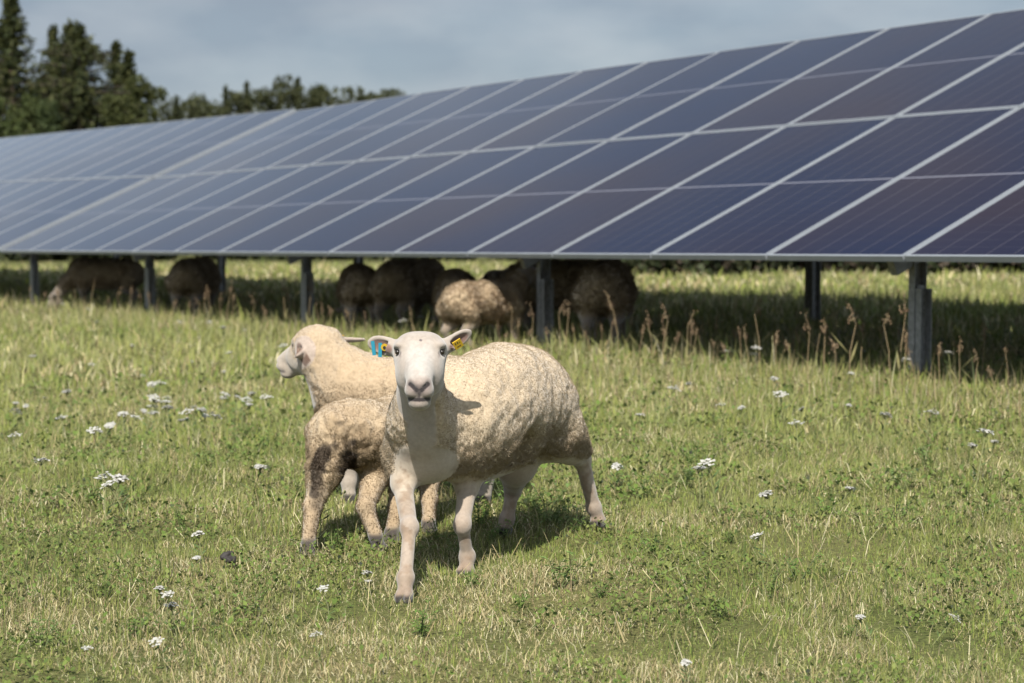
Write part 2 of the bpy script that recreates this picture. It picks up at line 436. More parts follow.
tag(lo, 'low clover and herb leaves growing among the meadow grass', 'ground cover', kind='stuff')

# ------------------------------------------------------------------ solar tables
RD = np.array([-.513, .858, 0]); UE = np.array([.858, .513, 0])     # along the row, up the slope
TILT = math.radians(24.8); UP = UE*math.cos(TILT) + np.array([0, 0, math.sin(TILT)])
NN = np.cross(UP, RD); NN = NN / np.linalg.norm(NN)
if NN[2] < 0: NN = -NN
P0 = np.array([9.31 - .598*11.72, 11.72, ZC - .052])              # lower edge, at a module joint
PITCH = 1.30
frame_b = MB()
fw, fd = .024, .036
fs = .021      # short sides are slimmer
frame_b.box((0, 0, -fd), (MW, fs, 0)); frame_b.box((0, ML-fs, -fd), (MW, ML, 0))
frame_b.box((0, fs, -fd), (fw, ML-fs, 0)); frame_b.box((MW-fw, fs, -fd), (MW, ML-fs, 0))
frame_me = frame_b.mesh('solar_module')
gb = MB(); gb.box((fw+.001, fs+.001, -.012), (MW-fw-.001, ML-fs-.001, -.003)); glass_me = gb.mesh('glass_sheet')
jb = MB(); jb.box((MW/2-.09, ML/2-.04, -.034), (MW/2+.09, ML/2+.04, -.0125)); junc_me = jb.mesh('junction_box')
frame_me.materials.append(M_alu); glass_me.materials.append(M_cell)
junc_me.materials.append(M_black)

def rotm(ax):  # columns -> matrix
    return Matrix(((ax[0][0], ax[1][0], ax[2][0]), (ax[0][1], ax[1][1], ax[2][1]), (ax[0][2], ax[1][2], ax[2][2])))
S_FRONT = [ (9.83*F/(px+675) - 11.72 - .513*.45) / .858 for px in (912, 540, 304, 148, 33) ]
S_STEP = (S_FRONT[-1]-S_FRONT[0]) / 4

def solar_table(base, cols, slope, posts, label):
    """base: lower-edge corner; modules run along +row for cols"""
    rd = nrm(RD + np.array([0, 0, slope])); n = nrm(np.cross(UP, rd)); n = n if n[2] > 0 else -n
    up = np.cross(rd, n); up = up if up[2] > 0 else -up
    # local axes of a module: x against the row (so that it is right handed), y up the slope, z outward
    root = empty('solar_table', (base[0], base[1], float(gz(base[0], base[1]))))
    tag(root, label, 'solar panels')
    inv = -np.array(root.location)
    R = rotm((-rd, up, n)).to_4x4()
    for c_ in range(cols):
        for r_ in range(2):
            p = base + rd*(PITCH*(c_+1) - (PITCH-MW)/2) + up*(r_*(ML+.014)) + n*rng.normal(0, .0015)
            m = obj('solar_module', frame_me, None, root)
            m.matrix_local = Matrix.Translation(p + inv) @ R
            gl = obj('glass_sheet', glass_me, None, m)
            jn = obj('junction_box', junc_me, None, m)
    M = (np.array([-rd, up, n]).T, None)
    Lr = cols*PITCH
    for uu in (.55, 1.80, 3.10, 4.38):
        b = MB(); o_ = base + inv
        b.box((-Lr-.02, uu-.03, -fd-.085), (.02, uu+.03, -fd-.002), (M[0], o_))
        obj('purlin', b.mesh('purlin'), M_galv, root)
    for s in posts:
        q = base + rd*s
        b = MB(); b.box((-.03, .25, -fd-.215), (.03, 4.70, -fd-.087), (M[0], q + inv)); obj('rafter', b.mesh('rafter'), M_galv, root)
        for k, hoff in enumerate((.45, 3.22)):
            uu = hoff/math.cos(TILT)
            top = q + up*uu - n*(fd+.10)
            gzv = float(gz(top[0], top[1]))
            H = top[2]-gzv
            b = MB(); A = np.array([-rd*[1,1,0], UE, (0,0,1)]).T
            # open C profile, web towards the row
            def C_(bm, x0, wdt, dep, z0, z1, t=.006):
                bm.box((x0, -dep/2, z0), (x0+wdt, -dep/2+t, z1), (A, top+inv))
                bm.box((x0, -dep/2+t, z0), (x0+t, dep/2-t, z1), (A, top+inv))
                bm.box((x0, dep/2-t, z0), (x0+wdt, dep/2, z1), (A, top+inv))
            C_(b, -.012, .055, .10, -H*.93-.0, .06)
            po = obj('post', b.mesh('post'), M_galv, root)
            b = MB(); C_(b, .046, .050, .09, -H-.35, -H*.27-.06 if k == 0 else -H*.45)
            b.box((.0432, -.03, -H*.35), (.0458, .03, -H*.35+.03), (A, top+inv))
            obj('driven_pile', b.mesh('driven_pile'), M_galv, root)
        # strut from the foot of the rear post to the rafter
        a_ = q + up*(3.22/math.cos(TILT)) - n*(fd+.10); foot = np.array([a_[0], a_[1], float(gz(a_[0], a_[1]))+.75]); e_ = q + up*1.95 - n*(fd+.20)
        b = MB(); b.tube([foot+inv - rd*.05, e_+inv - rd*.05], .022, 6); obj('strut', b.mesh('strut'), M_galv, root)
    return root, rd, up, n

posts_r = [s + 3*PITCH for s in [S_FRONT[0]-S_STEP] + S_FRONT[:4]]
base_r = P0 - RD*PITCH*3
solar_table(base_r, 17, 0.0, posts_r, 'long near row of tilted dark blue solar panels sheltering the sheep')
base_l = P0 + RD*(PITCH*14 + .10) + np.array([0, 0, .03])
solar_table(base_l, 14, .0175, [S_FRONT[4]-14*PITCH-.10 + k*S_STEP for k in range(4)], 'farther pale grey-blue row of solar panels below the spruces at left')

# ------------------------------------------------------------------ signed-distance bodies
class Body:
    def __init__(s, ax):
        s.ax = [np.asarray(a, np.float32) for a in ax]
        s.d = np.full([len(a) for a in s.ax], 1.0, np.float32)
    def _sub(s, lo, hi, pad):
        sl = []
        for i in range(3):
            a = np.searchsorted(s.ax[i], lo[i]-pad); b = np.searchsorted(s.ax[i], hi[i]+pad)
            sl.append(slice(max(a-1, 0), min(b+1, len(s.ax[i]))))
        X = s.ax[0][sl[0]][:, None, None]; Y = s.ax[1][sl[1]][None, :, None]; Z = s.ax[2][sl[2]][None, None, :]
        return tuple(sl), X, Y, Z
    def _comb(s, sl, d, k, op):
        o = s.d[sl]
        if op == 'u':
            h = np.maximum(k - np.abs(o-d), 0)/k if k > 0 else 0
            s.d[sl] = np.minimum(o, d) - h*h*k*.25
        else:
            d = -d; h = np.maximum(k - np.abs(o-d), 0)/k if k > 0 else 0
            s.d[sl] = np.maximum(o, d) + h*h*k*.25
    def ell(s, c, r, R=None, k=.04, op='u'):
        c = np.asarray(c, float); r = np.asarray(r, float); R = np.eye(3) if R is None else np.asarray(R, float)  # rows of R: axes
        ext = np.sqrt(((R*r[:, None])**2).sum(0))
        sl, X, Y, Z = s._sub(c-ext, c+ext, k + .01)
        X, Y, Z = X-c[0], Y-c[1], Z-c[2]
        l = [(R[i,0]*X + R[i,1]*Y + R[i,2]*Z)/r[i] for i in range(3)]
        k0 = np.sqrt(l[0]**2 + l[1]**2 + l[2]**2) + 1e-6
        k1 = np.sqrt((l[0]/r[0])**2 + (l[1]/r[1])**2 + (l[2]/r[2])**2) + 1e-6
        s._comb(sl, (k0*(k0-1)/k1).astype(np.float32), k, op)
    def cone(s, a, b, ra, rb, k=.03, op='u'):
        a = np.asarray(a, float); b = np.asarray(b, float); m = max(ra, rb)
        sl, X, Y, Z = s._sub(np.minimum(a, b)-m, np.maximum(a, b)+m, k + .01)
        X, Y, Z = X-a[0], Y-a[1], Z-a[2]; ba = b-a; t = np.clip((X*ba[0]+Y*ba[1]+Z*ba[2])/(ba@ba), 0, 1)
        d = np.sqrt((X-t*ba[0])**2 + (Y-t*ba[1])**2 + (Z-t*ba[2])**2) - (ra + (rb-ra)*t)
        s._comb(sl, d.astype(np.float32), k, op)
    def chain(s, pts, rad, k=.03):
        for i in range(len(pts)-1): s.cone(pts[i], pts[i+1], rad[i], rad[i+1], k)
    def surface(s):
        d = s.d; ins = d < 0
        nx, ny, nz = d.shape
        cnt = np.zeros((nx-1, ny-1, nz-1), np.int8)
        for dx in (0,1):
            for dy in (0,1):
                for dz in (0,1):
                    cnt += ins[dx:nx-1+dx, dy:ny-1+dy, dz:nz-1+dz]
        act = (cnt > 0) & (cnt < 8); idx = np.full(act.shape, -1, np.int64)
        ci = np.argwhere(act); idx[act] = np.arange(len(ci))
        acc = np.zeros((len(ci), 3)); num = np.zeros(len(ci))
        corners = [(a,b,c) for a in (0,1) for b in (0,1) for c in (0,1)]
        val = {c: d[ci[:,0]+c[0], ci[:,1]+c[1], ci[:,2]+c[2]] for c in corners}
        co = lambda c: np.c_[s.ax[0][ci[:,0]+c[0]], s.ax[1][ci[:,1]+c[1]], s.ax[2][ci[:,2]+c[2]]]
        for c in corners:
            for axn in range(3):
                if c[axn]: continue
                e = list(c); e[axn] = 1; e = tuple(e)
                v0, v1 = val[c], val[e]; m = (v0 < 0) != (v1 < 0)
                t = np.where(m, v0/np.where(m, v0-v1, 1), 0)[:, None]
                p = co(c)*(1-t) + co(e)*t
                acc[m] += p[m]; num[m] += 1
        V = acc/num[:, None]
        quads = []
        for axn in range(3):
            u, v = [(1,2),(2,0),(0,1)][axn]
            sl0 = [slice(None)]*3; sl1 = [slice(None)]*3
            sl0[axn] = slice(0, -1); sl1[axn] = slice(1, None)
            A = ins[tuple(sl0)]; B = ins[tuple(sl1)]
            for flip, mask in ((False, A & ~B), (True, ~A & B)):
                e = np.argwhere(mask)
                ok = (e[:,u] > 0) & (e[:,v] > 0) & (e[:,u] < d.shape[u]-1) & (e[:,v] < d.shape[v]-1)
                e = e[ok]
                def cell(du, dv):
                    c = e.copy(); c[:,u] += du; c[:,v] += dv
                    return idx[c[:,0], c[:,1], c[:,2]]
                q = np.c_[cell(-1,-1), cell(0,-1), cell(0,0), cell(-1,0)]
                quads.append(q[:, ::-1] if flip else q)
        Q = np.concatenate(quads); Q = Q[(Q >= 0).all(1)]
        return V, Q
def vnormals(V, Q):
    n = np.cross(V[Q[:,2]]-V[Q[:,0]], V[Q[:,3]]-V[Q[:,1]])
    N = np.zeros_like(V)
    for i in range(4): np.add.at(N, Q[:,i], n)
    return N/(np.linalg.norm(N, axis=1, keepdims=True)+1e-12)
def axis(*seg):
    """seg: (start, end, step), ... -> coordinate array"""
    out = [np.arange(a, b-1e-6, st) for a, b, st in seg]
    return np.concatenate(out)

def strands(V, Q, Nn, wool, n, length, width, colf, clump=.014, droop=.35, curl=.8, seed=0, back_z=9., vcol=None):
    """short curled wool fibres over the part of the body where wool > random"""
    r = np.random.default_rng(seed)
    a = V[Q]; ar = np.linalg.norm(np.cross(a[:,2]-a[:,0], a[:,3]-a[:,1]), axis=1)*.5
    w = ar*wool[Q].mean(1)*(1-.6*smooth(a[:,0,2], back_z-.36, back_z-.16)); w = w/w.sum()
    f = r.choice(len(Q), n, p=w); uv = r.random((n, 2))
    b = [((1-uv[:,0])*(1-uv[:,1]))[:,None], (uv[:,0]*(1-uv[:,1]))[:,None], (uv[:,0]*uv[:,1])[:,None], ((1-uv[:,0])*uv[:,1])[:,None]]
    P = sum(b[i]*V[Q[f,i]] for i in range(4)); Np = sum(b[i]*Nn[Q[f,i]] for i in range(4))
    Np /= np.linalg.norm(Np, axis=1, keepdims=True)+1e-9
    Wl = sum(b[i][:,0]*wool[Q[f,i]] for i in range(4))
    jit = P + r.normal(0, clump*.25, P.shape); cell = np.floor(jit/clump).astype(int)
    h = (cell[:,0]*73856093 ^ cell[:,1]*19349663 ^ cell[:,2]*83492791) & 4095
    tabv = np.random.default_rng(seed+5).normal(0, 1, (4096, 3)); cv = tabv[h]
    cen = (cell+.5)*clump
    curl = curl*(1-.75*smooth(P[:,2], back_z-.34, back_z-.14))[:, None]; cl_ = (1-.9*smooth(P[:,2], back_z-.34, back_z-.14))[:, None]
    d1 = Np + cv*.35*curl + r.normal(0, .15, P.shape); d1[:,2] -= droop*.5
    d1 /= np.linalg.norm(d1, axis=1, keepdims=True)
    d2 = Np*.45 + cv*.9*curl + (cen-P)/clump*1.1*cl_ + r.normal(0, .25, P.shape); d2[:,2] -= droop
    d2 /= np.linalg.norm(d2, axis=1, keepdims=True)
    Ls = (length*(.45+.55*Wl)*(1-.72*smooth(P[:,2], back_z-.38, back_z-.16))*r.uniform(.6, 1.25, n))[:, None]
    P0_ = P - Np*.003; P1 = P + d1*Ls*.5; P2 = P1 + d2*Ls*.5
    side = np.cross(d1, r.normal(0, 1, P.shape)); side /= np.linalg.norm(side, axis=1, keepdims=True)+1e-9
    hw = side*width*.5
    VV = np.stack([P0_-hw, P0_+hw, P1+hw*.85, P1-hw*.85, P2], 1).reshape(-1, 3); o = np.arange(n)*5
    col = (colf(P, h) if vcol is None else vcol[Q[f, 0]])*r.uniform(.95, 1.06, (n, 1))
    jn = Np + cv*.16*curl + r.normal(0, .05, P.shape); jn /= np.linalg.norm(jn, axis=1, keepdims=True)
    return VV, np.c_[o, o+1, o+2, o+3], np.c_[o+3, o+2, o+4], np.repeat(col, 5, 0), np.repeat(jn, 5, 0)

class Frame:
    """a sheep's own axes: x ahead, y to its left, z up, origin on the ground"""
    def __init__(s, xy, fwd):
        f = nrm([fwd[0], fwd[1], 0]); s.f = f; s.l = np.array([-f[1], f[0], 0])
        s.o = np.array([xy[0], xy[1], float(gz(xy[0], xy[1]))]); s.rz = math.atan2(f[1], f[0])
        s.R = np.array([s.f, s.l, [0, 0, 1]])
    def pt(s, px, py, D): return s.R @ (W(px, py, D) - s.o)
    def vec(s, v): return s.R @ np.asarray(v, float)

def smooth(x, a, b): t = np.clip((x-a)/(b-a), 0, 1); return t*t*(3-2*t)
def near(V, p, r, soft=.5): return 1 - smooth(np.linalg.norm(V-p, axis=1), r*(1-soft), r)
def segdist(V, a, b):
    a = np.asarray(a); b = np.asarray(b); ba = b-a; t = np.clip(((V-a)@ba)/(ba@ba), 0, 1)[:, None]
    return np.linalg.norm(V-a-t*ba, axis=1)
def blend(c, m, col): m = np.clip(m, 0, 1)[:, None]; return c*(1-m) + np.asarray(col)*m
def hoof(B, p, fl, size=1.0):
    """two toes at hoof point p (just above the ground), fl: way the toes point"""
    fl = nrm([fl[0], fl[1], 0]); sd = np.array([-fl[1], fl[0], 0])
    for sgn in (-1, 1):
        B.ell(p + sd*sgn*.0135*size + fl*.008*size + np.array([0, 0, -.002]), np.array([.030, .0135, .022])*size, np.array([fl, sd, [0,0,1]]), k=.008)
def eye(parent, p, r, ax=None):
    me = MB(); n, m = 12, 8; V = [(0,0,r)]; 
    for i in range(1, m):
        for k in range(n):
            t = math.pi*i/m; f = 2*math.pi*k/n; V.append((r*math.sin(t)*math.cos(f), r*math.sin(t)*math.sin(f), r*math.cos(t)))
    V.append((0,0,-r)); Q = [(1+i*n+k, 1+(i+1)*n+k, 1+(i+1)*n+(k+1)%n, 1+i*n+(k+1)%n) for i in range(m-2) for k in range(n)]
    T = [(0, 1+k, 1+(k+1)%n) for k in range(n)] + [(len(V)-1, 1+(m-2)*n+(k+1)%n, 1+(m-2)*n+k) for k in range(n)]
    me.add(V, Q, T); o = obj('eye', me.mesh('eye', True), M_eye, parent); o.location = p
    return o

WHITE = np.array([.30, .245, .195]); WOOL = np.array([.43, .345, .238]); WOOLD = np.array([.37, .285, .185])
HOOF = np.array([.030, .024, .020])

def head_prims(B, c, hf, hl, hu, s=1.0, mouth=True, k=.02):
    """sheep head around skull centre c; hf: level way ahead, hl: its left, hu: up (all in the body's frame)"""
    A = np.array([hf, hl, hu]); P = lambda a, b, z: c + (hf*a + hl*b + hu*z)*s
    B.ell(P(0, 0, 0), np.array([.090, .070, .058])*s, A, k*s)
    B.ell(P(-.012, 0, .030), np.array([.05, .032, .026])*s, A, .03*s)
    for g in (-1, 1): B.ell(P(.008, g*.034, .004), np.array([.070, .044, .050])*s, A, .03*s)
    B.cone(P(.03, 0, -.014), P(.158, 0, -.095), .060*s, .037*s, .025*s)
    B.ell(P(.10, 0, -.040), np.array([.085, .036, .03])*s, np.array([nrm(hf*.84-hu*.54), hl, nrm(hf*.54+hu*.84)]), .02*s)
    B.cone(P(.0, 0, -.075), P(.135, 0, -.140), .056*s, .030*s, .025*s)
    for g in (-1, 1):
        B.ell(P(.045, g*.044, -.060), np.array([.068, .029, .062])*s, A, .025*s)
        B.ell(P(.050, g*.060, .020), np.array([.034, .018, .014])*s, A, .012*s)
        B.ell(P(.150, g*.020, -.118), np.array([.036, .023, .026])*s, A, .012*s)
        B.ell(P(.070, g*.071, -.003), np.array([.022, .010, .011])*s, A, .008*s, 's')
        B.cone(P(.193, g*.007, -.119), P(.186, g*.026, -.100), .0052*s, .0062*s, .004*s, 's')
    B.ell(P(.130, 0, -.155), np.array([.034, .030, .020])*s, A, .018*s)
    if mouth:
        for g in (-1, 1): B.cone(P(.194, 0, -.147), P(.158, g*.031, -.142), .0042*s, .0036*s, .003*s, 's')
        B.ell(P(.186, 0, -.1475), np.array([.018, .020, .0038])*s, A, .003*s, 's')
    else:
        B.ell(P(.178, 0, -.142), np.array([.022, .03, .003])*s, A, .004*s, 's')
    return P
def ear_prims(B, base, e1, e3, ln, wd, th=.011, k=.014, op=True):
    """ear leaf from base along e1, its hollow side facing e3"""
    e1 = nrm(e1); e3 = nrm(np.asarray(e3) - e1*np.dot(e1, e3)); e2 = np.cross(e3, e1); R = np.array([e1, e2, e3])
    B.cone(base - e1*.02, base + e1*ln*.28, wd*.34, wd*.42, k)
    B.ell(base + e1*ln*.55, (ln*.52, wd*.5, th), R, k)
    if op: B.ell(base + e1*ln*.56 + e3*th*.95, (ln*.42, wd*.36, th*.9), R, .005, 's')
    return base + e1*ln*.55 + e3*th*.3, e1, e2, e3
def ear_tag(parent, p, ax, sx, sy, m, hole=True, name='ear_tag', print_=False):
    b = MB(); t = .002
    n = 4 if print_ else 8; V = []
    for z in (-t, t):
        for q in range(n):
            a = 2*math.pi*q/n + math.pi/n; V.append((sx*math.cos(a)*1.05, sy*math.sin(a)*1.05, z))
    b.add(V, [(q, (q+1)%n, n+(q+1)%n, n+q) for q in range(n)])
    b.add([(0,0,t)]+V[n:], T=[(0, 1+q, 1+(q+1)%n) for q in range(n)]); b.add([(0,0,-t)]+V[:n], T=[(0, 1+(q+1)%n, 1+q) for q in range(n)])
    o = obj(name, b.mesh(name), m, parent)
    R = Matrix(((ax[0][0], ax[1][0], ax[2][0]), (ax[0][1], ax[1][1], ax[2][1]), (ax[0][2], ax[1][2], ax[2][2])))
    o.matrix_local = Matrix.Translation(Vector(p)) @ R.to_4x4()
    if print_:
        b = MB()
        for (x0, y0, x1, y1) in ((-.008, .003, -.005, .010), (-.001, .003, .002, .010), (.005, .004, .009, .006), (-.007, -.008, .007, -.006)): b.box((x0, y0, t*.6), (x1, y1, t*1.3))
        obj('print_mark', b.mesh('print_mark'), M_black, o)
    if hole:
        b = MB(); b.tube([(0,0,t*.5), (0,0,t*2.2)], min(sx, sy)*.42, 8); obj('button', b.mesh('button'), M_black, o)
    return o

def finish_sheep(fr, B, name, label, paint, woolf, nstr, length, width, group=None, disp=.006, seed=1, clump=.014, cat='sheep', colf=None, curl=.8, bz=None, nhair=0, ridge=1.0):
    V, Q = B.surface(); Nn = vnormals(V, Q)
    wool = np.clip(woolf(V, Nn), 0, 1)
    dd = (fbm(V, .030, seed, 2)-.5)*2*disp + (fbm(V, .10, seed+3, 2)-.5)*2*disp*1.2
    zt = V[:,2][wool > .5].max() if bz is None else bz
    low = 1-smooth(V[:,2], zt-.36, zt-.14)
    rid = np.abs(fbm(V, .024, seed+9, 2)-.5)*2 + .5*np.abs(vnoise(V, .011, seed+21)-.5)*2
    dd = dd + (rid-.45)*.008*ridge*(.08+.92*low)
    V = V + Nn*(dd*wool)[:, None]
    col = paint(V, Nn, wool)
    root = empty(name, fr.o, fr.rz); tag(root, label, cat, group)
    b = obj('body', np_mesh('body', V, [Q], col, True), M_hide, root)
    if nstr:
        Nn = vnormals(V, Q)
        cf = colf or (lambda P, h: np.tile(WOOL, (len(P), 1)))
        v, q, t, c, nv = strands(V, Q, Nn, wool, nstr, length, width, cf, seed=seed, clump=clump, curl=curl, back_z=V[:,2][wool > .5].max() if bz is None else bz)
        obj('fleece', np_mesh('fleece', v, [q, t], c, nv=nv), M_wool, root)
        if nhair:
            hm = np.clip(1-wool*1.3, 0, 1)*(V[:,2] > .045)
            v, q, t, c, nv = strands(V, Q, Nn, hm, nhair, .0075, .0014, None, seed=seed+50, clump=.03, curl=.25, droop=.5, vcol=col)
            obj('short_hair', np_mesh('short_hair', v, [q, t], c, nv=nv), M_hair, root)
    return root, V, Nn

# ---- the ewe in front ------------------------------------------------
fr = Frame((-.05, 6.72), (-.342, -.94)); pt = fr.pt
Z3 = np.array([0, 0, 1.])
B = Body((axis((-.78, .50, .0065), (.50, 1.02, .0036)), axis((-.34, .34, .0042)), axis((-.05, .54, .0058), (.54, .86, .0036))))
B.ell(pt(494, 408, 6.72), (.36, .186, .205), k=.05)
B.ell(pt(534, 404, 7.00), (.17, .148, .180), k=.09)
B.ell(pt(511, 394, 6.86), (.21, .140, .162), k=.07)
B.ell(pt(452, 424, 6.50), (.19, .172, .188), k=.08)
B.ell(pt(424, 452, 6.36), (.105, .118, .105), k=.06)
B.ell(pt(486, 440, 6.68), (.24, .165, .14), k=.05)
B.cone(pt(440, 405, 6.50), pt(423, 420, 6.30), .145, .098, .06)
B.cone(pt(423, 425, 6.30), pt(420, 372, 6.15), .100, .066, .04)
B.cone(pt(399, 452, 6.40), pt(403, 404, 6.27), .052, .026, .035); B.cone(pt(449, 450, 6.42), pt(442, 402, 6.28), .055, .030, .035)   # woolly sides of the neck
# legs
legs = dict(
  RF=([pt(408, 455, 6.42), pt(402, 485, 6.32), pt(409, 529, 6.14), pt(405, 580, 6.03), pt(404, 596, 6.00)], [.062, .032, .0250, .0205, .027]),
  LF=([pt(470, 455, 6.54), pt(467, 488, 6.50), pt(462, 526, 6.40), pt(467, 558, 6.45), pt(466, 571, 6.43)], [.062, .032, .0250, .0205, .027]),
  LH=([pt(543, 408, 7.03), pt(554, 432, 7.04), pt(582, 459, 7.20), pt(594, 508, 7.26), pt(599, 521, 7.27)], [.112, .098, .034, .0235, .028]),
  RH=([pt(520, 430, 7.00), pt(516, 465, 7.02), pt(513, 490, 7.18), pt(507, 520, 7.16), pt(505, 528, 7.15)], [.120, .070, .031, .023, .027]))
for kname, (p, r) in legs.items():
    B.cone(p[0], p[1], r[0], r[1], .05); B.cone(p[1], p[2], r[1], r[2], .03); B.cone(p[2], p[3], r[2]*.84, r[3], .014); B.cone(p[3], p[4], r[3], r[4]*.9, .02)
    B.ell(p[2], np.array([.0298, .0275, .034])*(1.0 if 'F' in kname else 1.08), k=.015)
    B.ell(p[3], (.0255, .0245, .023), k=.015)
    hoof(B, p[4] - Z3*.008, (1, 0) if kname != 'RF' else (1, .15), 1.05)
B.cone(legs['LH'][0][1], pt(572, 445, 7.12), .095, .055, .05)
B.ell(pt(527, 464, 6.62), (.085, .10, .105), k=.08, op='s')
B.ell(pt(532, 459, 6.82), (.010, .010, .022), k=.008)       # dark clot at the flank
hf0 = fr.vec(nrm([.03, -1, 0])); hl = np.cross(Z3, hf0); hc = pt(420, 353, 6.10); pa = math.radians(6)
hf = hf0*math.cos(pa) + Z3*math.sin(pa); hu = Z3*math.cos(pa) - hf0*math.sin(pa)
HP = head_prims(B, hc, hf, hl, hu, 1.02)
ears = []
ears.append(ear_prims(B, HP(-.012, -.066, .012), fr.vec([-1, .10, .24]), fr.vec([.12, -1, -.25]), .092, .060))
ears.append(ear_prims(B, HP(-.012, .066, .012), fr.vec([1, .12, .62]), fr.vec([.05, -.80, -.60]), .100, .054))
brisk = pt(424, 462, 6.30)
def ewe_wool(V, Nn):
    w = np.ones(len(V))
    th = 1 - smooth(segdist(V, pt(421, 395, 6.10), pt(421, 440, 6.20)), .040, .056)*1.0           # bare throat and brisket
    br2 = 1 - smooth(np.linalg.norm((V-pt(424, 466, 6.27))/np.array([.14, .108, .080]), axis=1), .85, 1.15)
    w *= 1 - np.maximum(th*smooth(Nn@hf, .35, .6), br2*smooth(Nn@hf, -.1, .2))
    w *= smooth(V[:,2], .285, .325)
    w *= 1 - smooth(np.linalg.norm((V-hc)/np.array([1.0, 1, 1]), axis=1)*-1, -.17, -.13)      # no wool on the head
    w *= 1 - smooth(V[:,2], .68, .72)*smooth(V[:,0], .52, .58)
    w *= 1 - .9*smooth(-Nn[:,2], .55, .8)*smooth(-V[:,2], -.36, -.30)
    w *= 1 - (V[:,0] > .60)
    for kn in legs:
        p, r = legs[kn]
        w *= 1 - (segdist(V, p[2], p[4]) < .062)
        if kn[1] == 'F': w *= 1 - (segdist(V, p[1], p[2]) < .05)*(V[:,2] < .40)
    return w
def ewe_paint(V, Nn, wool):
    c = np.tile(WHITE, (len(V), 1))
    n3 = fbm(V, .05, 5); 
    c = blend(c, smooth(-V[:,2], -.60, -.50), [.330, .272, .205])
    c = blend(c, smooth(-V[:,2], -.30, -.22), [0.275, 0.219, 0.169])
    c = blend(c, smooth(n3, .5, .75)*.5*(V[:,2] < .5), [0.185, 0.130, 0.084])
    k_ = wool > 0
    c[k_] = blend(c, wool, ewe_colf(V, np.ones(len(V), int)))[k_]
    # head
    hd = V - hc; a, b, z = hd@hf/1.02, hd@hl/1.02, hd@hu/1.02
    ish = (np.linalg.norm(hd, axis=1) < .26) & (V[:,0] > .5)
    c = blend(c, (np.linalg.norm(hd, axis=1) < .40)*(V[:,0] > .45)*smooth(z, -.34, -.20)*(1-wool), [.285, .243, .203])
    c = blend(c, ish*(1-smooth(segdist(np.c_[a, b, z], (.06, 0, .03), (.165, 0, -.06)), .028, .05))*.8, [.345, .315, .28])
    c = blend(c, ish*smooth(fbm(V, .022, 41), .48, .66)*.30, [.25, .20, .165])
    c = blend(c, ish*(1-smooth(np.linalg.norm(np.c_[a-.175, b, z+.118], axis=1), .025, .055))*.45, [.27, .205, .185])
    c = blend(c, ish*near(np.c_[a, b*.8, z], np.array([.045, 0, .035]), .07, .9)*.6, [0.242, 0.185, 0.132])
    for g in (-1, 1):
        q = np.c_[a, b*g, z]
        c = blend(c, ish*(1-smooth(segdist(q, (.056, .072, .007), (.082, .058, -.008)), .0045, .009)), [.045, .035, .03])
        c = blend(c, ish*(1-smooth(segdist(q, (.080, .060, -.006), (.098, .047, -.028)), .003, .008))*.8, [.16, .12, .10])
        c = blend(c, ish*(1-smooth(segdist(q, (.188, .0, -.118), (.180, .026, -.100)), .010, .020))*.55, [.12, .09, .085])
    q = np.c_[a, b, z]
    for g in (-1, 1): c = blend(c, ish*(1-smooth(segdist(np.c_[a, b*g, z], (.188, .005, -.120), (.180, .026, -.100)), .0048, .0085)), [.018, .013, .013])
    c = blend(c, ish*(1-smooth(segdist(q[:, 1:], (0, -.122), (0, -.143)), .0025, .0055))*(a > .15), [.07, .05, .05])
    mz = z + .1465 - .004*np.abs(b)/.030
    c = blend(c, ish*(np.abs(b) < .033)*(a > .140)*(1-smooth(np.abs(mz), .0042, .0074)), [.022, .015, .015])
    c = blend(c, ish*near(q, np.array([.079, .003, .032]), .0065, .4), [.08, .06, .06])
    for e, e1, e2, e3 in ears:
        dv = V-e; ins = (np.abs(dv@e1) < .052)*(np.abs(dv@e2) < .026)*(smooth(Nn@e3, .1, .5))*(np.linalg.norm(dv, axis=1) < .055)
        inner = ins*(1-smooth(np.hypot((dv@e1)/.042, (dv@e2)/.021), .75, 1.0))
        c = blend(c, inner, [0.176, 0.101, 0.080])
    for kn, (p, r) in legs.items():
        lm = (segdist(V, p[1], p[4]) < .065)
        c = blend(c, lm*smooth(fbm(V, .028, 33), .46, .62)*.65, [.185, .125, .078])
        c = blend(c, lm*near(V, p[2], .045, .6)*.75, [0.158, 0.105, 0.068])
        c = blend(c, lm*(1-smooth(V[:,2]-p[4][2], .0, .07))*.6, [0.145, 0.095, 0.060])
        c = blend(c, (np.linalg.norm(V-p[4]+Z3*.012, axis=1) < .05)*(1-smooth(V[:,2]-p[4][2], -.006, .006)), HOOF)
    c = blend(c, near(V, pt(532, 461, 6.82), .026, .3), [.02, .015, .012])
    return c
def ewe_colf(P, h):
    t = fbm(P, .12, 8); c = blend(np.tile(WOOL, (len(P), 1)), smooth(t, .45, .7)*.6, WOOLD)
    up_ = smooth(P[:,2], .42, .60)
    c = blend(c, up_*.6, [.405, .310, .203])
    c = blend(c, ((h % 5) == 0)*.22*(1-up_), [0.277, 0.208, 0.126])
    return c
ewe, V, Nn = finish_sheep(fr, B, 'sheep', 'bare-faced white ewe walking at the camera, with yellow and turquoise ear tags', ewe_paint, ewe_wool, 120000, .0115, .0019, seed=2, colf=ewe_colf, clump=.015, bz=.67)
for g in (-1, 1):
    eye(ewe, HP(.062, g*.0655, -.001), .0084)
e, e1, e2, e3 = ears[0]
o = ear_tag(ewe, e + e3*.012 - e1*.010, (e1, e2, e3), .011, .011, M_yellow); o['label'] = 'round yellow ear tag with dark button'
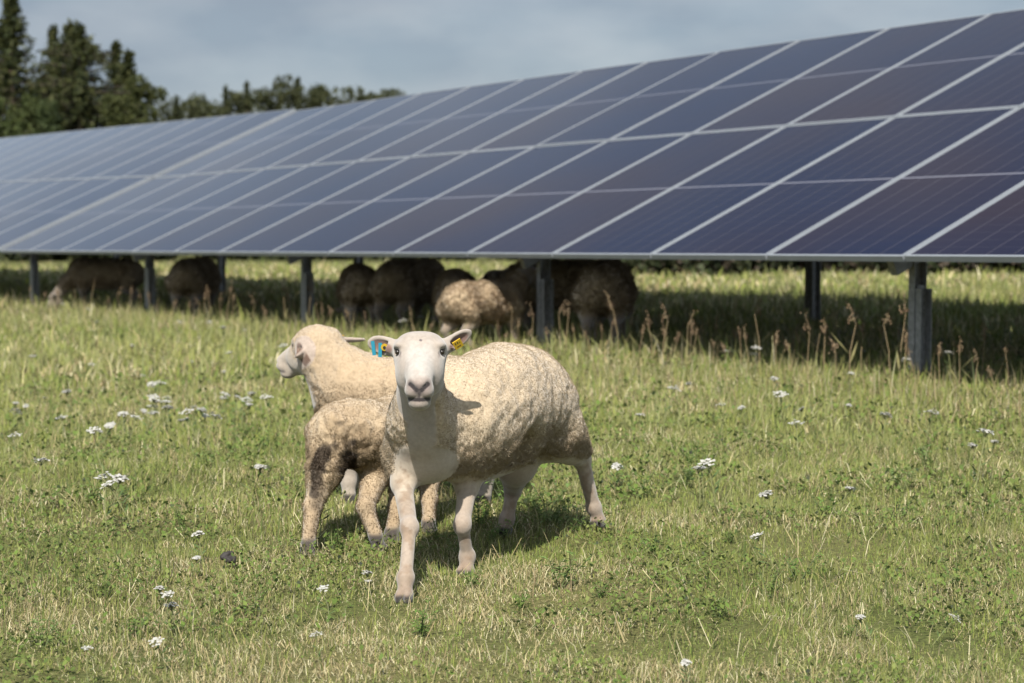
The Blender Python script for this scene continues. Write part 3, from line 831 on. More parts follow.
for off in (.012, .036):
    b = MB(); top = e + e3*.010 + e1*off + Z3*.006
    b.box((-.0055, -.0015, -.040), (.0055, .0015, .004)); oo = obj('ear_tag', b.mesh('ear_tag'), M_blue, ewe)
    oo.location = top - e1*.008; oo.rotation_euler = (0, .12 if off > .02 else -.02, math.atan2(e1[1], e1[0])); oo['label'] = 'hanging turquoise strip tag'
e, e1, e2, e3 = ears[1]
o = ear_tag(ewe, e + e3*.012 - e1*.004 - Z3*.004, (e1, e2, e3), .019, .020, M_yellow, False, print_=True); o['label'] = 'square yellow ear tag'

# ---- the lamb seen from behind ---------------------------------------
fr = Frame((-.42, 7.08), (.585, .81)); pt = fr.pt
B = Body((axis((-.52, .62, .0055)), axis((-.30, .30, .0055)), axis((-.06, .62, .0055))))
B.ell(pt(352, 432, 6.98), (.165, .130, .118), k=.05)
B.ell(pt(395, 432, 7.20), (.25, .135, .125), k=.06)
B.ell(pt(430, 430, 7.36), (.13, .125, .135), k=.06)
ll = dict(
  LH=([pt(334, 438, 6.92), pt(323, 474, 6.83), pt(312, 507, 6.78), pt(307, 546, 6.71), pt(305, 555, 6.70)], [.100, .056, .030, .021, .025]),
  RH=([pt(366, 442, 6.98), pt(376, 472, 7.00), pt(365, 508, 6.86), pt(375, 538, 6.83), pt(378, 548, 6.83)], [.103, .053, .030, .021, .025]),
  RF=([pt(405, 450, 7.18), pt(400, 475, 7.14), pt(397, 506, 7.05), pt(391, 535, 6.98), pt(391, 541, 6.97)], [.075, .045, .028, .023, .026]),
  LF=([pt(425, 450, 7.34), pt(428, 475, 7.32), pt(429, 500, 7.26), pt(428, 524, 7.18), pt(428, 530, 7.17)], [.075, .045, .027, .022, .025]))
for kn, (p, r) in ll.items():
    B.cone(p[0], p[1], r[0], r[1], .04); B.cone(p[1], p[2], r[1], r[2], .025); B.cone(p[2], p[3], r[2], r[3], .012); B.cone(p[3], p[4], r[3], r[4]*.9, .02)
    B.ell(p[2], (.036, .028, .034), k=.012); hoof(B, p[4]-Z3*.006, (1, 0), .9)
B.ell(pt(333, 432, 6.84), (.03, .035, .07), k=.03)          # docked tail
B.cone(pt(436, 420, 7.40), pt(446, 402, 7.47), .10, .07, .04)
lhc = pt(452, 404, 7.50); lhf = fr.vec(nrm([.75, .66, 0])); lhl = np.cross(Z3, lhf)
head_prims(B, lhc, lhf, lhl, Z3, .80, False)
ear_prims(B, lhc + lhl*.05, lhl*1.0 - Z3*.15, lhf, .075, .042); ear_prims(B, lhc - lhl*.05, -lhl*1.0 - Z3*.15, lhf, .075, .042)
dk1, dk2, dk3 = pt(318, 462, 6.78), pt(345, 458, 6.84), pt(347, 474, 6.88)
def lamb_wool(V, Nn):
    w = np.ones(len(V)); w *= smooth(V[:,2], .14, .26); w *= 1 - .5*(V[:,2] < .27); w *= 1-near(V, lhc + lhf*.06 - Z3*.05, .12, .4)
    return np.where(V[:,2] < .04, 0, np.maximum(w, .22*(V[:,2] > .05)))
DARK = np.array([.030, .020, .013])
def lamb_dirt(P):
    q = P.copy(); nz = (fbm(P, .03, 4)-.5)*.05
    m = np.zeros(len(P)); n1_ = fbm(P, .022, 4, 2)-.5; n2_ = fbm(P, .05, 7, 2)-.5
    for dkp, rr in ((dk1, (.05, .030, .085)), (dk2, (.05, .034, .080)), (dk3, (.05, .030, .07)), (dk1 + np.array([0, 0, -.07]), (.05, .025, .06)), (dk2 + np.array([0, .015, .06]), (.05, .02, .05))):
        d = np.linalg.norm((P-dkp)/np.array(rr), axis=1) + n1_*1.1 + n2_*1.6
        m = np.maximum(m, (1-smooth(d, .50, 1.22))*.93)
    m = np.maximum(m, (1-smooth(segdist(P, pt(318, 490, 6.76), pt(311, 545, 6.66)) + nz*.5, .012, .035))*.65)
    m = np.maximum(m, (1-smooth(segdist(P, pt(362, 495, 6.82), pt(366, 520, 6.78)) + nz*.5, .010, .03))*.55)
    return m
def lamb_colf(P, h):
    c = blend(np.tile([.385, .295, .19], (len(P), 1)), smooth(fbm(P, .10, 12), .42, .68)*.6, [.29, .21, .125])
    c = blend(c, smooth(-P[:,2], -.26, -.12)*.55, [.25, .18, .11])
    return blend(c, lamb_dirt(P), DARK)
def lamb_paint(V, Nn, wool):
    c = lamb_colf(V, None)
    c = blend(c, (1-smooth(V[:,2]+.0, .035, .055))*1., HOOF*1.6)
    return c
lamb, _, _ = finish_sheep(fr, B, 'sheep', 'lamb with dung-stained hindquarters seen from behind, beside the ewe', lamb_paint, lamb_wool, 90000, .013, .0022, seed=4, colf=lamb_colf, clump=.017, disp=.008, curl=1.0, bz=.60, ridge=.6)
for g in (-1, 1): eye(lamb, lhc + (lhf*.066 + lhl*g*.0655)*.8, .010)

# ---- young sheep behind, facing left ---------------------------------
fr = Frame((-.42, 7.94), (-.98, .17)); pt = fr.pt
B = Body((axis((-.60, .70, .0065)), axis((-.34, .36, .006)), axis((-.05, .80, .006))))
B.ell(pt(352, 402, 7.98), (.15, .165, .185), k=.05)
B.ell(pt(420, 402, 7.94), (.32, .180, .195), k=.07)
B.ell(pt(478, 402, 7.90), (.18, .165, .180), k=.07)
B.cone(pt(352, 390, 7.98), pt(322, 357, 8.00), .15, .105, .06)
bl = dict(
  LF=([pt(348, 435, 7.90), pt(347, 460, 7.87), pt(348, 482, 7.85), pt(348, 497, 7.84), pt(347, 501, 7.84)], [.08, .05, .03, .025, .028]),
  RF=([pt(356, 435, 8.06), pt(358, 460, 8.06), pt(358, 478, 8.06), pt(358, 492, 8.06), pt(357, 495, 8.06)], [.08, .05, .03, .025, .028]),
  LH=([pt(478, 420, 7.84), pt(480, 455, 7.80), pt(488, 472, 7.80), pt(484, 498, 7.80), pt(483, 503, 7.80)], [.13, .07, .033, .025, .028]),
  RH=([pt(470, 420, 8.00), pt(470, 455, 7.98), pt(478, 472, 8.00), pt(473, 492, 8.00), pt(472, 497, 8.00)], [.13, .07, .033, .025, .028]))
for kn, (p, r) in bl.items():
    for i in range(4): B.cone(p[i], p[i+1], r[i], r[i+1], .03 if i < 2 else .015)
    hoof(B, p[4]-Z3*.006, (1, 0))
bhc = pt(313, 347, 8.02); bhf = fr.vec(nrm([-.90, .43, 0])); bhl = np.cross(Z3, bhf)
bdn = nrm(bhf*.80 - Z3*.60); bup = nrm(bhf*.60 + Z3*.80)
bt = math.radians(-7); hf2 = bhf*math.cos(bt) - Z3*math.sin(bt); hu2 = bhf*math.sin(bt) + Z3*math.cos(bt)
BP = head_prims(B, bhc, hf2, bhl, hu2, .82, False)
B.ell(bhc - bhf*.02 + Z3*.012, (.10, .082, .080), np.array([bhf, bhl, Z3]), .04)        # woolly crown
be1 = ear_prims(B, bhc + bhl*.068 - Z3*.005 + bhf*.0, fr.vec([-.30, -.80, -.30]), fr.vec([-.70, -.62, .25])*1.0, .072, .048, th=.014)
be2 = ear_prims(B, bhc - bhl*.062 + Z3*.028 - bhf*.05, fr.vec([.90, .42, -.02]), fr.vec([-.3, .2, 1]), .135, .044)
def back_wool(V, Nn):
    w = smooth(V[:,2], .20, .28)
    q = V - bhc
    face = smooth(q@bdn, .045, .085)*(V[:,0] > .2)*(np.linalg.norm(q, axis=1) < .26)
    w = w*(1-face)
    for e in (be1, be2): w = w*(1-(np.linalg.norm(V-e[0], axis=1) < .062)*(np.abs((V-bhc)@bhl) > .078))
    return w
def back_colf(P, h):
    c = blend(np.tile([.335, .255, .165], (len(P), 1)), smooth(fbm(P, .12, 14), .45, .7)*.5, [.285, .21, .13])
    return blend(c, smooth(P[:,2], .40, .56)*.5*(P[:,0] < .25), [.345, .25, .15])
def back_paint(V, Nn, wool):
    c = back_colf(V, None)
    c = blend(c, 1-wool, [0.286, 0.240, 0.193])
    q = V - bhc
    nose = BP(.185, 0, -.112)
    c = blend(c, near(V, nose, .026, .7)*.8, [.10, .08, .075])
    for g in (-1, 1):
        c = blend(c, near(V, BP(.064, g*.066, .002), .020, .5), [.10, .08, .065])
        c = blend(c, near(V, BP(.186, g*.02, -.105), .012, .5), [.05, .04, .04])
    c = blend(c, (1-smooth(segdist(V, BP(.17, .034, -.142), BP(.13, .036, -.140)), .003, .008)), [.10, .08, .07])
    for e, e1, e2, e3 in (be1, be2):
        dv = V-e; m = (np.linalg.norm(dv, axis=1) < .07)*(np.abs(q@bhl) > .072)
        c = blend(c, m, [0.315, 0.251, 0.203])
    e, e1, e2, e3 = be1
    dv = V-e; inner = (1-smooth(np.hypot((dv@e1)/.040, (dv@e2)/.026), .75, 1.0))*smooth(Nn@e3, -.2, .3)*(np.linalg.norm(dv, axis=1) < .06)
    c = blend(c, inner, [.10, .055, .035])
    c = blend(c, (1-smooth(V[:,2], .030, .045)), HOOF)
    return c
back, _, _ = finish_sheep(fr, B, 'sheep', 'young cream sheep turned left, partly behind the ewe and the stained lamb', back_paint, back_wool, 70000, .010, .0022, seed=6, colf=back_colf, clump=.016, bz=.70)
for g in (-1, 1): eye(back, BP(.066, g*.0655, .001), .0112)
e, e1, e2, e3 = be2
o = ear_tag(back, e - e1*.035 + e3*.012, (e1, e2, e3), .014, .012, M_yellow, False); o['label'] = 'yellow ear tag on the far ear'

# ---- the flock in the shade under the panels -------------------------
def shade_sheep(pose, tint=1.0):
    lamb_ = pose == 'lamb'; pose = 'up' if lamb_ else pose
    B = Body((axis((-.75, .95, .012)), axis((-.32, .32, .012)), axis((-.04, .95, .012))))
    B.ell((0, 0, .44), (.40, .185, .20), k=.05); B.ell((-.30, 0, .455), (.20, .17, .18), k=.07); B.ell((.28, 0, .45), (.18, .16, .18), k=.07)
    hd = (.62, .0, .72) if pose == 'up' else ((.66, .03, .16) if pose == 'down' else (.62, .10, .50))
    hd = np.array(hd); nb = np.array([.34, 0, .50])
    B.cone(nb, hd - np.array([.05, 0, .02 if pose != 'down' else -.05]), .135, .075, .06)
    hf = nrm([1, .1, 0]) if pose != 'low' else nrm([.8, .6, 0]); hl = np.cross(Z3, hf); hu = Z3
    if pose == 'down': a = .5; hu = nrm(hf*math.sin(a)+Z3*math.cos(a)); hf = nrm(hf*math.cos(a)-Z3*math.sin(a))
    P = head_prims(B, hd, hf, hl, hu, 1.0, False)
    for g in (-1, 1): ear_prims(B, P(-.01, g*.066, .012), hl*g + hu*.1, hf, .09, .05, th=.016, op=False)
    lp = []
    for (x, yy, rear) in ((.27, .09, 0), (.31, -.09, 0), (-.36, .10, 1), (-.30, -.10, 1)):
        kx = x - .06 if rear else x + .01
        p = [np.array([x, yy, .38]), np.array([x + (.04 if rear else 0), yy, .27]), np.array([kx, yy, .19]), np.array([x + .01, yy, .05]), np.array([x+.02, yy, .02])]
        r = [.11, .07, .034, .026, .030]
        for i in range(4): B.cone(p[i], p[i+1], r[i], r[i+1], .035 if i < 2 else .015)
        hoof(B, p[4]-Z3*.004, (1, 0)); lp.append(p)
    V, Q = B.surface(); Nn = vnormals(V, Q)
    wl = smooth(V[:,2], .22, .30)*(1-(np.linalg.norm(V-hd-hf*.05, axis=1) < .20)*1.)
    V = V + Nn*(((fbm(V, .045, 3, 2)-.5)*.028 + (fbm(V, .12, 6, 2)-.5)*.02)*wl)[:, None]
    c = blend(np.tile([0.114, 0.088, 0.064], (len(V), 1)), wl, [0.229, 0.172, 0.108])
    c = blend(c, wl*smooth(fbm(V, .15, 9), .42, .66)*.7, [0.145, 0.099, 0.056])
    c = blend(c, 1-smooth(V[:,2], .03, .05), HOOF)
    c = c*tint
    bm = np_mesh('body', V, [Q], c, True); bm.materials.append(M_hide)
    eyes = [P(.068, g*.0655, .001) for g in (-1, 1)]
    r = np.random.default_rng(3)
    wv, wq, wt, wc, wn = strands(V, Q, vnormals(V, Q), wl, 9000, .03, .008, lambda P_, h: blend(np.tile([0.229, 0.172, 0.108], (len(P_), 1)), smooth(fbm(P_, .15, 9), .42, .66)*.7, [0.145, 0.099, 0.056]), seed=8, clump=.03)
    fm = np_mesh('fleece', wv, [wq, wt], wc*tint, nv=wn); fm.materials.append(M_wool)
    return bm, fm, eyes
poses = {k: shade_sheep(k, 1.55 if k == 'lamb' else 1.0) for k in ('lamb', 'down', 'low')}  # sunlit look of the lamb put into its coat colour, scaled brighter
def place(px, cr, deg, pose, scale, label):
    D = cr*F/(px + 678.6)
    x_ = (px-CX)/F*D
    r = empty('sheep', (x_, D, float(gz(x_, D))), math.radians(deg)); r.scale = (scale,)*3
    tag(r, label, 'sheep', 'sheep resting in the shade under the panels')
    bm, fm, eyes = poses[pose]
    obj('body', bm, None, r); obj('fleece', fm, None, r)
    for e_ in eyes: eye(r, Vector(e_), .013)
# headings: 0 = right, 90 = away from the camera, 180 = left
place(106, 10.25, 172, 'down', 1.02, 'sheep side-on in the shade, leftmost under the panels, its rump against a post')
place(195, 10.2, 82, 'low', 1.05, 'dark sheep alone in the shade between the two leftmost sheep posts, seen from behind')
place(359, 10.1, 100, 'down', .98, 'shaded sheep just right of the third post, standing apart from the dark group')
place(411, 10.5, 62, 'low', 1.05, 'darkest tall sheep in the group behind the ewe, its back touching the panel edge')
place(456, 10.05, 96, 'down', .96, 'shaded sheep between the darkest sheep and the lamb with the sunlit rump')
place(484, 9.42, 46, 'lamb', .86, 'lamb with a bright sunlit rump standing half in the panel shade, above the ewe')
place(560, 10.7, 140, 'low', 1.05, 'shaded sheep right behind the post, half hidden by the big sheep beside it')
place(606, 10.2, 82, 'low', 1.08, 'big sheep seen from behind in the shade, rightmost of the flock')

# ------------------------------------------------------------------ flowers, stalks, weeds
def yarrow_meshes(h, r, seed):
    q = np.random.default_rng(seed); st = MB(); hd = MB()
    top = np.array([q.normal(0, .02), q.normal(0, .02), h])
    st.tube([(0,0,-.02), top*.5 + [q.normal(0,.006), 0, 0], top], [.0022, .0018, .0015], 4, col=(.20, .21, .09))
    n = int(16 + 14*q.random())
    for i in range(n):
        a = i*2.399; rr = r*math.sqrt((i+.5)/n); p = top + [rr*math.cos(a), rr*math.sin(a), .016 - .35*rr + q.normal(0, .003)]
        st.tube([top - [0, 0, .01*(i % 2)], p], [.0008, .0007], 3, col=(.20, .21, .09), cap=False)
        c = .47*q.uniform(.75, 1.15); s = .0062*q.uniform(.8, 1.3)
        V = [p + [0, 0, .003]] + [p + [s*math.cos(t+a), s*math.sin(t+a), q.normal(0, .0015)] for t in np.arange(6)*math.pi/3]
        hd.add(V, T=[(0, 1+k, 1+(k+1) % 6) for k in range(6)], col=(c, c*.97, c*.88))
    for k in range(5):     # feathery leaves
        z = h*(.15+.14*k); a = q.uniform(0, 6.28); d = np.array([math.cos(a), math.sin(a), .5]); s_ = np.array([-math.sin(a), math.cos(a), 0]); b_ = top*z/h
        st.add([b_, b_ + d*.02 + s_*.005, b_ + d*.045, b_ + d*.02 - s_*.005], [(0, 1, 2, 3)], col=(.10, .15, .05))
    return st.mesh('stem'), hd.mesh('flower_head')
ym = [yarrow_meshes(.10, .022, 1), yarrow_meshes(.14, .030, 2), yarrow_meshes(.08, .018, 3), yarrow_meshes(.17, .026, 4)]
for a_, b_ in ym: a_.materials.append(M_plant); b_.materials.append(M_plant)
def ground_at(px, py):
    """where a pixel's ray meets the ground"""
    D = 2534.5/max(py-181.3, 20)
    for _ in range(12):
        x_ = (px-CX)/F*D; zz = float(gz(x_, D)); D = D*.3 + .7*((ZC-zz)*F/(py-HOR))
    return (px-CX)/F*D, D
YG = 'white yarrow flowers dotted over the meadow'
spots = [(27,404),(9,411),(4,404),(31,356),(85,308),(90,363),(103,434),(104,437),(110,481),(104,487),(136,478),(135,487),(150,402),(153,414),(147,409),(168,405),(172,410),(198,413),(195,418),(203,420),(200,412),(240,401),(239,404),(214,396),(219,398),(126,420),(98,428),(140,376),(152,383),(160,385),(230,372),(238,352),(252,395),(270,400),(166,590),(168,600),(175,612),(164,640),(187,566),(85,656),(365,578),(320,500),(357,585),(328,590),(200,540),(705,473),(838,492),(700,477),(778,499),(722,408),(735,354),(755,358),(772,381),(783,398),(812,409),(852,377),(885,420),(926,418),(990,446),(978,443),(970,449),(936,616),(876,626),(780,540),(690,668),(318,640),(250,470),(40,470),(70,392),(15,440),(730,350),(752,352),(690,385),(664,393),(870,352),(950,360),(905,365),(185,297),(175,318),(212,322),(225,328),(60,302),(100,322),(245,330),(420,318),(405,322),(130,345),(146,400),(155,407),(163,398),(143,408),(158,416),(206,415),(192,408),(188,422),(232,398),(120,415),(64,420),(52,398),(720,470),(745,410),(800,430),(850,405),(640,420),(615,470),(290,345),(180,360)]
HY = [.10, .14, .08, .17]
for i, (px, py) in enumerate(spots):
    k = i % 4; sc = rng.uniform(.8, 1.35)*(.68 if py > 540 else 1)
    # the flower head sits at the pixel; its foot stands below it
    x_, D = ground_at(px, py + HY[k]*sc*F/ (2534.5/(py-181.3)))
    f = empty('yarrow_flower', (x_, D, float(gz(x_, D))), rng.uniform(0, 6.28)); f.scale = (sc, sc, sc); f.rotation_euler.x = rng.normal(0, .18); f.rotation_euler.y = rng.normal(0, .18)
    tag(f, 'white flat-topped yarrow flower on a thin green stem in the grass', 'flower', YG)
    obj('stem', ym[k][0], None, f); obj('flower_head', ym[k][1], None, f)

def stalk_mesh(h, seed):
    q = np.random.default_rng(seed); st = MB(); sd = MB(); bend = q.normal(0, .12)
    pts = [np.array([0, 0, -.02]), np.array([bend*h*.2, 0, h*.4]), np.array([bend*h*.6, q.normal(0, .02), h*.75]), np.array([bend*h*1.15, q.normal(0, .02), h])]
    st.tube(pts, [.0022, .002, .0016, .001], 4, col=(.24, .18, .10))
    for i in range(70):
        t = q.uniform(.58, 1.02); p = pts[1]*(1-t) + pts[3]*t if t < .75 else pts[2] + (pts[3]-pts[2])*(t-.75)/.25
        o_ = q.normal(0, .007, 3); s = q.uniform(.003, .0065); d = nrm(q.normal(0, 1, 3) + [0, 0, 1.2]); e = nrm(np.cross(d, q.normal(0, 1, 3)))
        p = p + o_; c = np.array([[.20, .135, .08], [.27, .20, .12], [.14, .09, .055]])[q.integers(3)]
        sd.add([p-d*s, p+e*s*.6, p+d*s, p-e*s*.6], [(0, 1, 2, 3)], col=c)
    for k in range(2):
        z = q.uniform(.1, .4); a = q.uniform(0, 6.28); d = np.array([math.cos(a), math.sin(a), 1.0]); s_ = np.array([-math.sin(a), math.cos(a), 0]); b_ = pts[1]*z/.4
        st.add([b_, b_+d*.05+s_*.006, b_+d*.11, b_+d*.05-s_*.006], [(0, 1, 2, 3)], col=(.22, .20, .09))
    return st.mesh('stem'), sd.mesh('seed_head')
sm = [stalk_mesh(h, i+20) for i, h in enumerate((.30, .38, .24, .33, .44))]
for a_, b_ in sm: a_.materials.append(M_plant); b_.materials.append(M_plant)
stx = [668,663,672,690,686,694,718,715,742,750,738,760,793,800,808,825,850,838,905,900,960,975,998,983,880,575,560,590,598,610,500,512,525,480,620,190,198,170,210,220,232,245,262,275,285,296,318,330,150,140,345,120,44,30,90,640,630,
       182,204,226,239,252,268,290,308,324,338,352,366,380,396,412,428,440,455,468,490,505,518,532,548,566,582,602,616,652,700,728,776,815,862,890,915,940,1010,60,75,105,130]
for i, px in enumerate(stx):
    D = rng.uniform(9.1, 9.9)*F/(px + 678.6); x_ = (px-CX)/F*D; k = i % 5; sc = rng.uniform(.6, 1.1)
    f = empty('seed_stalk', (x_, D, float(gz(x_, D))), rng.uniform(0, 6.28)); f.scale = (sc*1.3, sc*1.3, sc*1.2)
    tag(f, 'dry brown seed stalk standing in the grass before the panels', 'plant', 'dry seed stalks along the edge of the panel shade')
    obj('stem', sm[k][0], None, f); obj('seed_head', sm[k][1], None, f)

def weed_mesh(h, n, seed, col=(.12, .20, .045)):
    q = np.random.default_rng(seed); b = MB()
    for s_ in range(n):
        a0 = q.uniform(0, 6.28); tip = np.array([math.cos(a0)*h*.8*q.random(), math.sin(a0)*h*.8*q.random(), h*q.uniform(.4, 1)])
        b.tube([(0, 0, -.01), tip*.55, tip], [.002, .0016, .001], 4, col=(.10, .13, .045))
        for k in range(10):
            t = q.uniform(.2, 1.0); p = tip*t; a = q.uniform(0, 6.28); el = q.uniform(-.1, .8); L_ = h*.25*q.uniform(.6, 1.2)
            d = np.array([math.cos(a)*math.cos(el), math.sin(a)*math.cos(el), math.sin(el)]); sd_ = np.array([-math.sin(a), math.cos(a), 0])
            m1 = p + d*L_*.45; e_ = p + d*L_ - np.array([0, 0, L_*.2])
            b.add([p, m1+sd_*L_*.16, e_, m1-sd_*L_*.16], [(0, 1, 2, 3)], col=np.array(col)*q.uniform(.75, 1.25))
    return b.mesh('weed_plant')
wm = [weed_mesh(.13, 6, 1), weed_mesh(.10, 7, 2, (.15, .22, .055)), weed_mesh(.15, 5, 3, (.14, .21, .06)), weed_mesh(.08, 7, 4, (.11, .19, .04))]
for m_ in wm: m_.materials.append(M_plant)
for i, (px, py) in enumerate([(545,528),(520,532),(500,540),(490,545),(478,530),(536,515),(515,520),(332,552),(340,556),(555,530),(700,470),(690,480),(240,445),(250,440),(232,440),(730,545),(830,520),(900,520),(905,490),(850,640),(960,590),(100,600),(40,650),(130,640),(655,560),(770,600),(210,470),(600,600),(420,640),(300,500),(470,512),(485,520),(508,512),(526,505),(548,512),(562,520),(575,535),(440,545),(455,560),(470,590),(695,468),(708,478),(685,490),(765,385),(748,400),(790,395),(720,395),(660,470),(640,500),(230,455),(262,452),(60,470),(90,505),(880,455),(930,470),(985,520),(800,585),(720,620),(560,590),(520,610),(250,620),(180,530)]):
    x_, D = ground_at(px, py); k = i % 4
    f = obj('weed_plant', wm[k]); f.location = (x_, D, float(gz(x_, D))); f.rotation_euler = (0, 0, rng.uniform(0, 6.28)); sc = rng.uniform(.6, 1.05); f.scale = (sc, sc, sc)
    tag(f, 'small bright green leafy weed standing in the meadow grass', 'weed', 'leafy green weeds in the meadow')
x_, D = ground_at(228, 571)
bd = Body((axis((-.05, .05, .003)),)*2 + (axis((-.03, .05, .003)),))
for q_ in range(7): bd.ell((rng.normal(0, .012), rng.normal(0, .01), rng.uniform(.0, .022)), (.013, .011, .010), k=.005)
V, Q = bd.surface(); V = V + vnormals(V, Q)*((fbm(V, .012, 4)-.5)*.006)[:, None]
o = obj('dung_lump', np_mesh('dung_lump', V, [Q], smooth=True), M_dung); o.location = (x_, D, float(gz(x_, D))+.028)
tag(o, 'small black lump of sheep dung lying on the grass left of the lamb', 'dung')

# ------------------------------------------------------------------ trees
def clumps(P, D0, size, cols, q, per=3, flat=.6):
    """small leafy faces around points P, pointing roughly along D0"""
    n = len(P)*per; P = np.repeat(P, per, 0) + q.normal(0, size*.45, (n, 3)); d = np.repeat(D0, per, 0) + q.normal(0, .55, (n, 3)); d /= np.linalg.norm(d, axis=1, keepdims=True)
    s = np.cross(d, q.normal(0, 1, (n, 3))); s /= np.linalg.norm(s, axis=1, keepdims=True)+1e-9
    L_ = size*q.uniform(.6, 1.5, (n, 1)); w_ = L_*flat*.5
    V = np.stack([P-d*L_*.5, P+s*w_, P+d*L_*.5, P-s*w_], 1).reshape(-1, 3); o = np.arange(n)*4
    c = np.asarray(cols)[q.integers(0, len(cols), n)]*q.uniform(.45, .85, (n, 1))
    return V, np.c_[o, o+1, o+2, o+3], np.repeat(c, 4, 0)
def spruce(px, ytop, D, wpx, label, seed, bare=.05, ragged=1.0, group=None, bare_trunk=False, cols=None):
    q = np.random.default_rng(seed); x_ = (px-CX)/F*D; zb = float(gz(x_, D)); H = ZC + (HOR-ytop)/F*D - zb; Rm = wpx/F*D/2
    root = empty('spruce_tree', (x_, D, zb)); tag(root, label, 'tree', group)
    b = MB(); b.tube([(0,0,-.2), (0,0,H*.4), (0,0,H*.97)], [H*.020, H*.014, .02], 8); obj('trunk', b.mesh('trunk', True), M_bark, root)
    P = []; Dd = []; br = MB(); z = H*bare
    while z < H*.985:
        t = (z/H-bare)/(1-bare); L_ = 1.75*Rm*(1-t)**1.25*(1.0 if t > .12 else .75+2*t)*(.82+.36*((int(z/(H*.05))*7) % 5)/4)
        for k in range(int(q.integers(5, 9))):
            a = q.uniform(0, 6.28); l = L_*q.uniform(.60, 1.12)*(1 + .25*(q.random() < .12)*ragged); droop = q.uniform(.10, .35)*(1-t*.8) - .35*t
            tip = np.array([math.cos(a)*l, math.sin(a)*l, z - l*droop]); 
            if l > .5: br.tube([(0, 0, z), tip*.6 + np.array([0, 0, z])*.4, tip], [.03, .02, .008], 4, cap=False)
            m = max(3, int(l/(Rm*.10)))
            for j in range(m):
                f = (j+.7)/m; p = np.array([0, 0, z])*(1-f) + tip*f
                P.append(p + [0, 0, -q.uniform(0, .10)*l*f]); Dd.append([math.cos(a)*.8, math.sin(a)*.8, -.35 - .4*f + t*.6])
        z += H*.022*q.uniform(.7, 1.3)*(1.15-.5*t)
    for k in range(4): P.append(np.array([0, 0, H*(.965+.011*k)])); Dd.append([0, 0, 1.])
    V, Q, c = clumps(np.array(P), np.array(Dd), Rm*.055+.05, cols or [(.045, .056, .016), (.062, .070, .020), (.030, .040, .013), (.080, .084, .025)], q, 7, .45)
    obj('crown', np_mesh('crown', V, [Q], c), M_needle, root)
    if br.n: obj('limbs', br.mesh('limbs'), M_limb, root)
    return root
D1 = 95
spruce(14, -6, D1, 176, 'tallest dark spruce at the left edge, reaching the top of the picture', 1)
spruce(-12, 2, D1+4, 150, 'dark spruce cut by the left picture edge, behind the tallest spruce', 2)
spruce(56, 28, D1+8, 118, 'narrow spruce with a pointed top, between the tallest spruce and the broad one', 3)
spruce(74, 24, D1+1, 132, 'spruce with the higher of two close tops, left half of the broad pair', 4, .42)
spruce(82, 27, D1-1, 142, 'broad spruce with a bare brown trunk showing below its crown', 5, .60)
spruce(118, 43, D1+3, 110, 'slim dark spruce with a sharp top, right of the broad pair', 6)
spruce(131, 52, D1+2, 120, 'bushy spruce just right of the slim sharp-topped one', 7)
def leafy(px, ytop, D, wpx, label, seed, cat='tree', name='broadleaf_tree', group=None, t0=.15, cols=None):
    q = np.random.default_rng(seed); x_ = (px-CX)/F*D; zb = float(gz(x_, D)); H = ZC + (HOR-ytop)/F*D - zb; Rm = wpx/F*D/2
    root = empty(name, (x_, D, zb)); tag(root, label, cat, group)
    b = MB(); b.tube([(0,0,-.2), (q.normal(0,.1), 0, H*.3), (q.normal(0,.2), 0, H*.75)], [H*.022, H*.016, .03], 7)
    for k in range(6):
        a = q.uniform(0, 6.28); z = H*q.uniform(.2, .5); b.tube([(0, 0, z), (math.cos(a)*Rm*.4, math.sin(a)*Rm*.4, z+H*.15), (math.cos(a)*Rm*.7, math.sin(a)*Rm*.7, z+H*.3)], [H*.01, H*.007, .01], 5)
    obj('trunk', b.mesh('trunk', True), M_bark, root)
    P = []; Dd = []
    nb = 26
    for k in range(nb):
        a = q.uniform(0, 6.28); t = q.uniform(t0, 1.0); rr = Rm*math.sqrt(max(0, 1-((t-.45)/.62)**2))*q.uniform(.2, .85)
        cc = np.array([math.cos(a)*rr, math.sin(a)*rr, H*t]); br_ = Rm*q.uniform(.28, .5)
        for j in range(46):
            v = nrm(q.normal(0, 1, 3)); P.append(cc + v*br_*q.uniform(.65, 1.05)*[1, 1, .8]); Dd.append(v*.4 + [0, 0, -.2])
    P = np.array(P); Dd = np.array(Dd); k = (P[:,2] > .02*H) & (P[:,2] < H*1.03)
    V, Q, c = clumps(P[k], Dd[k], Rm*.06+.06, cols or [(.062, .074, .020), (.046, .056, .017), (.085, .092, .026)], q, 6, .7)
    obj('crown', np_mesh('crown', V, [Q], c), M_needle, root)
    return root
leafy(146, 78, D1-2, 54, 'rounded leafy tree at the right end of the near tree group', 8)
leafy(30, 101, D1-12, 64, 'lower yellow-green tree in front of the tallest spruce', 9, cols=[(.085, .105, .030), (.065, .085, .026)])
leafy(50, 106, D1-14, 44, 'low dull green tree before the broad pair of spruces', 10, cols=[(.060, .080, .026), (.045, .065, .022)])
leafy(2, 100, D1-13, 60, 'lowest green tree at the left picture edge, just over the panels', 11, cols=[(.080, .105, .028), (.060, .08, .026)])
leafy(117, 102, D1-12, 50, 'low dark tree right of the bare brown trunk', 12)
leafy(141, 98, D1-12, 46, 'low tree under the rounded tree at the right end of the near group', 13)
D2 = 190
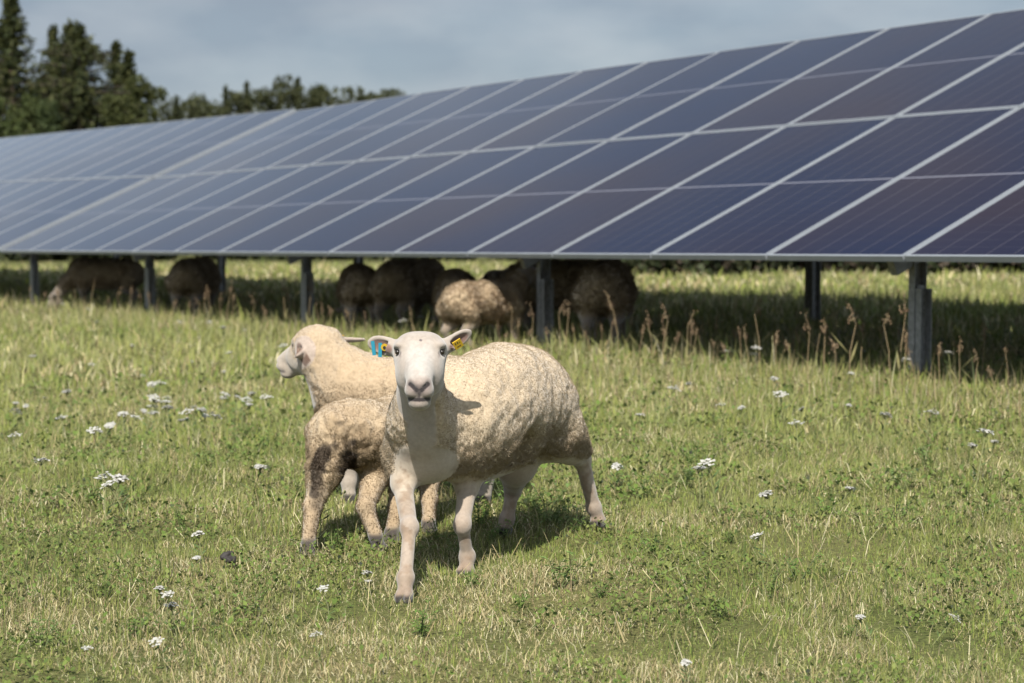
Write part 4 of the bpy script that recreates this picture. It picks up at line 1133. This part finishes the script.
far = [(178, 96, 60, 's', 'far spruce alone in the dip right of the near trees'), (204, 103, 36, 'l', 'far rounded tree left of the two far spruces'), (227, 86, 56, 's', 'left one of the two pointed far spruces'), (248, 82, 60, 's', 'right one of the two pointed far spruces'),
       (266, 99, 34, 'l', 'far low tree between the pointed spruces and the far tall pine clump'), (290, 84, 34, 'l', 'left half of the far tall tree clump'), (299, 78, 64, 's', 'highest far tree, its top in the middle of the far clump'), (322, 94, 36, 'l', 'far flat tree right of the highest far tree'),
       (349, 95, 34, 'l', 'dark far bush where the tree line meets the panel edge'), (372, 98, 34, 'l', 'last far bush at the right end of the tree line'), (190, 106, 40, 'l', 'low far bush beside the lone far spruce'), (240, 102, 40, 'l', 'low far bush at the feet of the two pointed spruces'), (310, 98, 40, 'l', 'low far bush under the highest far tree'), (165, 104, 36, 'l', 'far bush right beside the near tree group'), (336, 98, 36, 'l', 'far bush between the flat tree and the dark bush'), (388, 101, 30, 'l', 'faint far bush poking just over the panel edge'), (262, 104, 44, 'l', 'low far bush filling the gap right of the two pointed spruces')]
for i, (px, yt, w_, kd, lab) in enumerate(far):
    if kd == 's': spruce(px, yt, D2+i, w_, lab, 40+i, cols=[(.050, .060, .024), (.066, .074, .030)])
    else: leafy(px, yt-5, D2-4+i, w_*1.7, lab, 60+i, cols=[(.066, .076, .028), (.082, .086, .034), (.052, .060, .024)])
# dark hedge behind the panels
for i, px in enumerate(range(560, 1160, 46)):
    leafy(px + rng.normal(0, 6), HOR-40-rng.uniform(0, 20), 35+rng.normal(0, .8), 118, 'dark green hedge shrub in the row behind the panels, seen beneath their lower edge', 90+i, 'shrub', 'hedge_shrub', 'hedge shrubs behind the panels', t0=.0, cols=[(.040, .055, .022), (.055, .065, .03), (.09, .07, .05)])
for i, px in enumerate(range(40, 560, 60)):
    leafy(px + rng.normal(0, 8), HOR-40, 70+rng.normal(0, 2), 86, 'dark hedge shrub far behind the shaded sheep', 120+i, 'shrub', 'hedge_shrub', 'far hedge shrubs behind the flock', t0=.0, cols=[(.045, .060, .024), (.060, .072, .03)])
